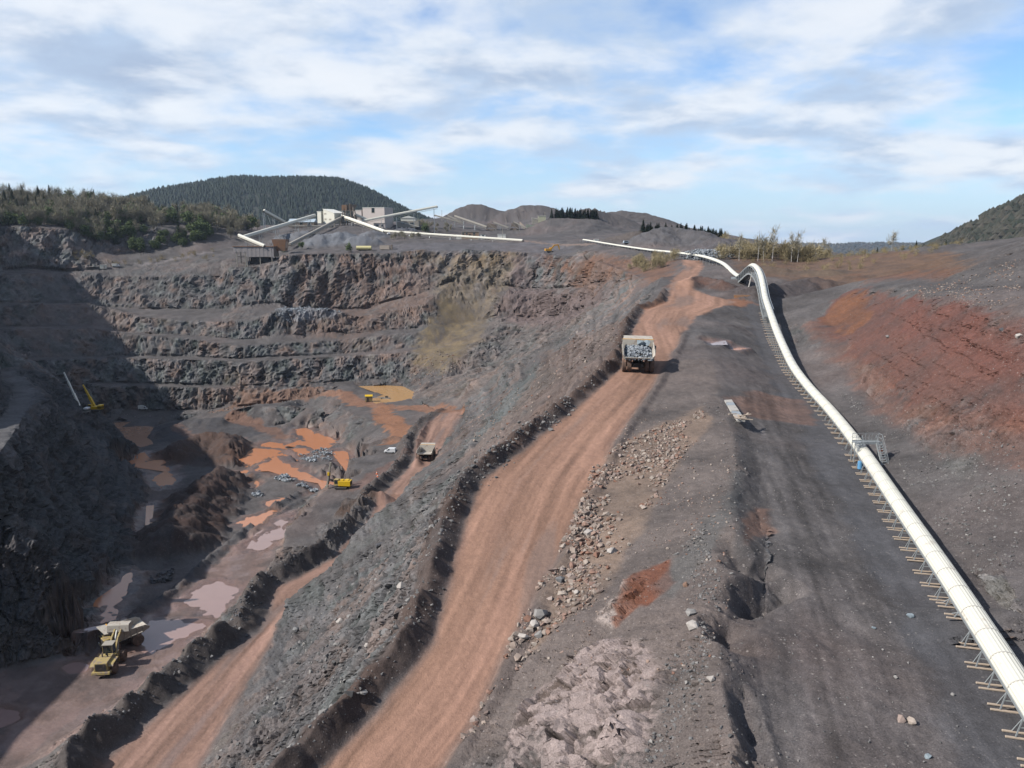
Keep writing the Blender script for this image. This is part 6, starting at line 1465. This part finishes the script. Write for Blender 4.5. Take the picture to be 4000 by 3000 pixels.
hill('distant_ridge', ((1500,540),(1620,534),(1720,525),(1800,527),(1880,523),(1960,526),(2050,524),(2150,522),(2300,524)), 6500, -60, 1500, 900, 3, 2600, 18, H_MIX, 'hazy woods on the distant ridge')
hill('distant_ridge', ((-200,480),(0,470),(300,478),(700,486),(900,480),(960,486),(1100,500),(1400,512),(1600,524)), 5200, -60, 1500, 900, 4, 2200, 18, H_CON, 'hazy dark woods behind the works')
b = MB().add([(-14000,900,-62),(14000,900,-62),(14000,15000,-62),(-14000,15000,-62)], [(0,1,2,3)]).build('plain', plain_m); b['kind'] = 'structure'

# ---------------------------------------------------------------- loose rock
Z3B = zoomed(1800, 1800, 1.843); Z5B = zoomed(2800, 2200, 1.843); ZL = zoomed(800, 2000, 1.659)
S_PALE = stone_mat('pale_stone', [(.42,.38,.35), (.50,.46,.42)]); S_RUST = stone_mat('rusty_stone', [(.20,.12,.085), (.28,.18,.13)])
BL = [(Z3B,920,530,85,S_PALE,'white angular block perched at the road edge below the tan scree'),(Z3B,1050,395,70,S_TAN,'grey-brown block at the upper foot of the tan scree'),(Z3B,1062,432,55,S_RUST,'rusty block just below the grey-brown one at the scree foot'),
 (Z3B,980,690,85,S_TAN,'squarish tan block low on the tan scree'),(Z3B,1085,660,95,S_PALE,'broad pale block right of the squarish tan block'),(Z3B,845,808,50,S_TAN,'small tan block above the dark rubble by the road'),(Z3B,835,955,55,S_PALE,'upright pale stone below the small tan block'),
 (Z3B,575,1120,135,S_GREY,'largest grey block in the cluster at the road edge'),(Z3B,530,1190,95,S_PALE,'yellowish pale block leaning on the largest grey block'),(Z3B,452,1272,92,S_PALE,'pale slab nearest the road in the lower cluster'),(Z3B,562,1268,105,S_GREY,'broken grey block at the bottom of the lower cluster'),
 (Z3B,715,870,95,S_DARK,'dark grey block in the rubble strip by the road'),(Z3B,1655,1110,105,S_GREY,'long grey boulder on the crest above the hollow'),(Z3B,1672,1205,120,S_PALE,'pale fractured boulder just below the long grey one'),(Z3B,1622,900,60,S_RUST,'rusty boulder on the crest right of the red soil patch'),
 (Z3B,935,605,70,S_RUST,'flat rusty block between road and tan scree'),(Z3B,1005,620,60,S_TAN,'tan block right of the flat rusty block'),(Z3B,1800,1575,70,S_PALE,'single pale stone low on the windrow slope'),
 (Z5B,1390,385,66,S_SLAB,'smooth pale blue stone lying on the grey track'),(Z5B,1130,470,36,S_SLAB,'small bluish sliver left of the pale blue stone'),(Z5B,1290,825,42,S_GREY,'small grey stone in the middle of the grey track'),(Z5B,1320,1135,95,S_TAN,'left tan clod of a pair near the bottom edge'),(Z5B,1400,1145,85,S_TAN,'right tan clod of a pair near the bottom edge'),
 (Z5B,1700,950,42,S_GREY,'small pale stone near the conveyor sleepers'),(Z5B,1520,1400,64,S_SLAB,'blue-grey stone at the bottom edge of the track'),(z5,900,1400,58,S_GREY,'round grey boulder at the foot of the red bank'),(z5,2165,1395,80,S_PALE,'pale slab at the right end of the red bank'),(z5,2000,1330,60,S_DARK,'dark ledge block on the red bank'),
 (ZL,1280,490,85,S_PALE,'pale boulder on the berm left of the haul road'),(ZL,880,715,62,S_PALE,'pale block above the jagged rock rib'),(ZL,1052,870,52,S_PALE,'small pale block on the grey slope between the two roads'),(ZL,655,768,62,S_GREY,'grey block at the top of the jagged rock rib'),(ZL,590,770,56,S_DARK,'dark block left of the grey block on the rib'),(ZL,1130,225,70,S_DARK,'dark pinnacle stone on the upper slope')]
for i, (zf_, x, y, w, m, lb) in enumerate(BL):
    (q,) = zf_((x, y)); p, n = hit(*q)
    if p is None: continue
    k_ = {Z3B: 1.843, Z5B: 1.843, z5: 2.458, ZL: 1.659}[zf_]; dpt = p.y*PC - (p.z-CAMZ)*PS
    boulder(p, w/k_/FPX*dpt*1.05, lb, m, 40 + i)
scatter('rubble', 'loose tan stones of the scree right of the haul road', p4((2330,1800),(2500,1700),(2740,1600),(2760,1640),(2620,1850),(2450,2150),(2330,2350),(2080,2520),(2160,2270),(2250,2000)), 5000, .07, .8, S_TAN)
scatter('rubble', 'larger stones fallen to the right edge of the haul road', p4((2330,1850),(2420,1850),(2300,2200),(2150,2450),(1980,2700),(1850,2900),(1800,2900),(2000,2500),(2200,2100)), 800, .18, 1.1, S_TAN)
scatter('rubble', 'grey stones on the lower windrow slope', p4((2500,2350),(2600,2200),(2750,2050),(2820,2300),(2750,2700),(2700,3000),(2500,3000),(2620,2650)), 1500, .06, .36, S_GREY)
scatter('rubble', 'small stones all over the windrow slope beside the haul road', ROADR[3:10] + CREST[4:12][::-1], 2600, .05, .4, S_TAN)
scatter('rubble', 'grey stones on the slope between the two haul roads', [(900,1330),(1000,1100),(1150,970),(1250,880),(1080,930),(960,1050),(800,1190),(640,1330),(600,1480),(460,1659),(640,1659),(830,1480)], 3600, .14, 1.0, S_GREY)
scatter('rubble', 'stones on the upper pit slope below the climbing truck', [(1340,700),(1345,770),(1180,900),(1040,1000),(960,990),(1010,880),(1120,800),(1250,700)], 1500, .2, 1.1, S_TAN)
scatter_line('rubble', 'rough stones on the big berm left of the lower ramp', [p + Vector((-4.2,1.2,0)) for p in R2L[2:]], 1.3, 1900, .18, .95, S_DARK)
scatter_line('rubble', 'stones along the soil berm left of the main haul road', [p + Vector((-1.8,.7,0)) for p in ROADL[2:13]], .8, 900, .10, .5, S_GREY)
scatter_line('rubble', 'stones along the windrow crest', CREST[2:13], 1.1, 500, .08, .4, S_GREY)
scatter('rubble', 'gravel stones on the grey track beside the conveyor', p4((2900,2900),(2950,2300),(3000,1900),(3300,1950),(3700,2700),(3900,3000),(2950,3000)), 900, .04, .22, S_GREY)
scatter('rubble', 'stones on the gravel slope right of the conveyor', p4((3250,1500),(3500,1650),(3990,1750),(3990,2500),(3700,2100),(3450,1750)), 1900, .06, .42, S_GREY)
scatter('rubble', 'stones on the far right talus slope', p4((3500,1160),(3990,1010),(3990,1240),(3600,1170)), 900, .12, .6, S_TAN)
scatter('rubble', 'pale rubble heap on the upper bench of the back wall', [(588,672),(640,666),(700,674),(745,692),(680,698),(600,700)], 800, .7, 2.4, S_BLUE)
scatter('rubble', 'grey block pile beside the conveyor before the grove', [gd(*q) for q in ((1475,553,345),(1510,540,375),(1560,540,375),(1588,555,330),(1540,560,322))], 900, .7, 2.2, S_BLUE, .2, 3.2)
for pp, nn, lb in ((z7((580,840),(760,800),(930,810),(860,880),(700,900)), 420, 'block pile between the orange puddles'),(z7((370,1040),(480,1005),(590,1040),(480,1080)), 220, 'smaller block pile left of the drill rig'),(z7((560,1110),(640,1075),(760,1100),(740,1135)), 200, 'block pile just left of the drill rig mast'),(z7((180,1190),(230,1160),(290,1190),(240,1220)), 120, 'smallest block pile on the puddled floor'),(z8((1280,20),(1500,-40),(1480,40),(1320,70)), 130, 'dark block pile by the mud stream')):
    scatter('rubble', lb, pp, nn, .5, 1.9, S_BLUE if 'dark' not in lb else S_DARK, .2, .8)
scatter('rubble', 'fallen blocks at the foot of the ochre slump', [(900,770),(960,760),(1000,790),(930,830),(880,815)], 420, .4, 1.6, S_TAN)
scatter('rubble', 'fallen blocks along the base of the back wall', [(230,885),(450,886),(680,858),(700,864),(450,893),(240,893)], 360, .4, 1.5, S_GREY)

# ---------------------------------------------------------------- air
hz_m = bpy.data.materials.new('air'); hz_m.use_nodes = True; hn = hz_m.node_tree.nodes; hn.clear(); t = NT(hz_m.node_tree)
pv = t.node('ShaderNodeVolumePrincipled', {'Color': rgba((.66,.80,1.0)), 'Density': .000038, 'Anisotropy': .3}); t.node('ShaderNodeOutputMaterial', {'Volume': pv.outputs[0]})
hb_ = MB().hexa([(-13500,-900,-66),(13500,-900,-66),(13500,14500,-66),(-13500,14500,-66),(-13500,-900,290),(13500,-900,290),(13500,14500,290),(-13500,14500,290)]).build('haze', hz_m); tag(hb_, None, None, None, 'stuff')
hb_.display_type = 'WIRE'
bpy.data.objects.remove(FULL)
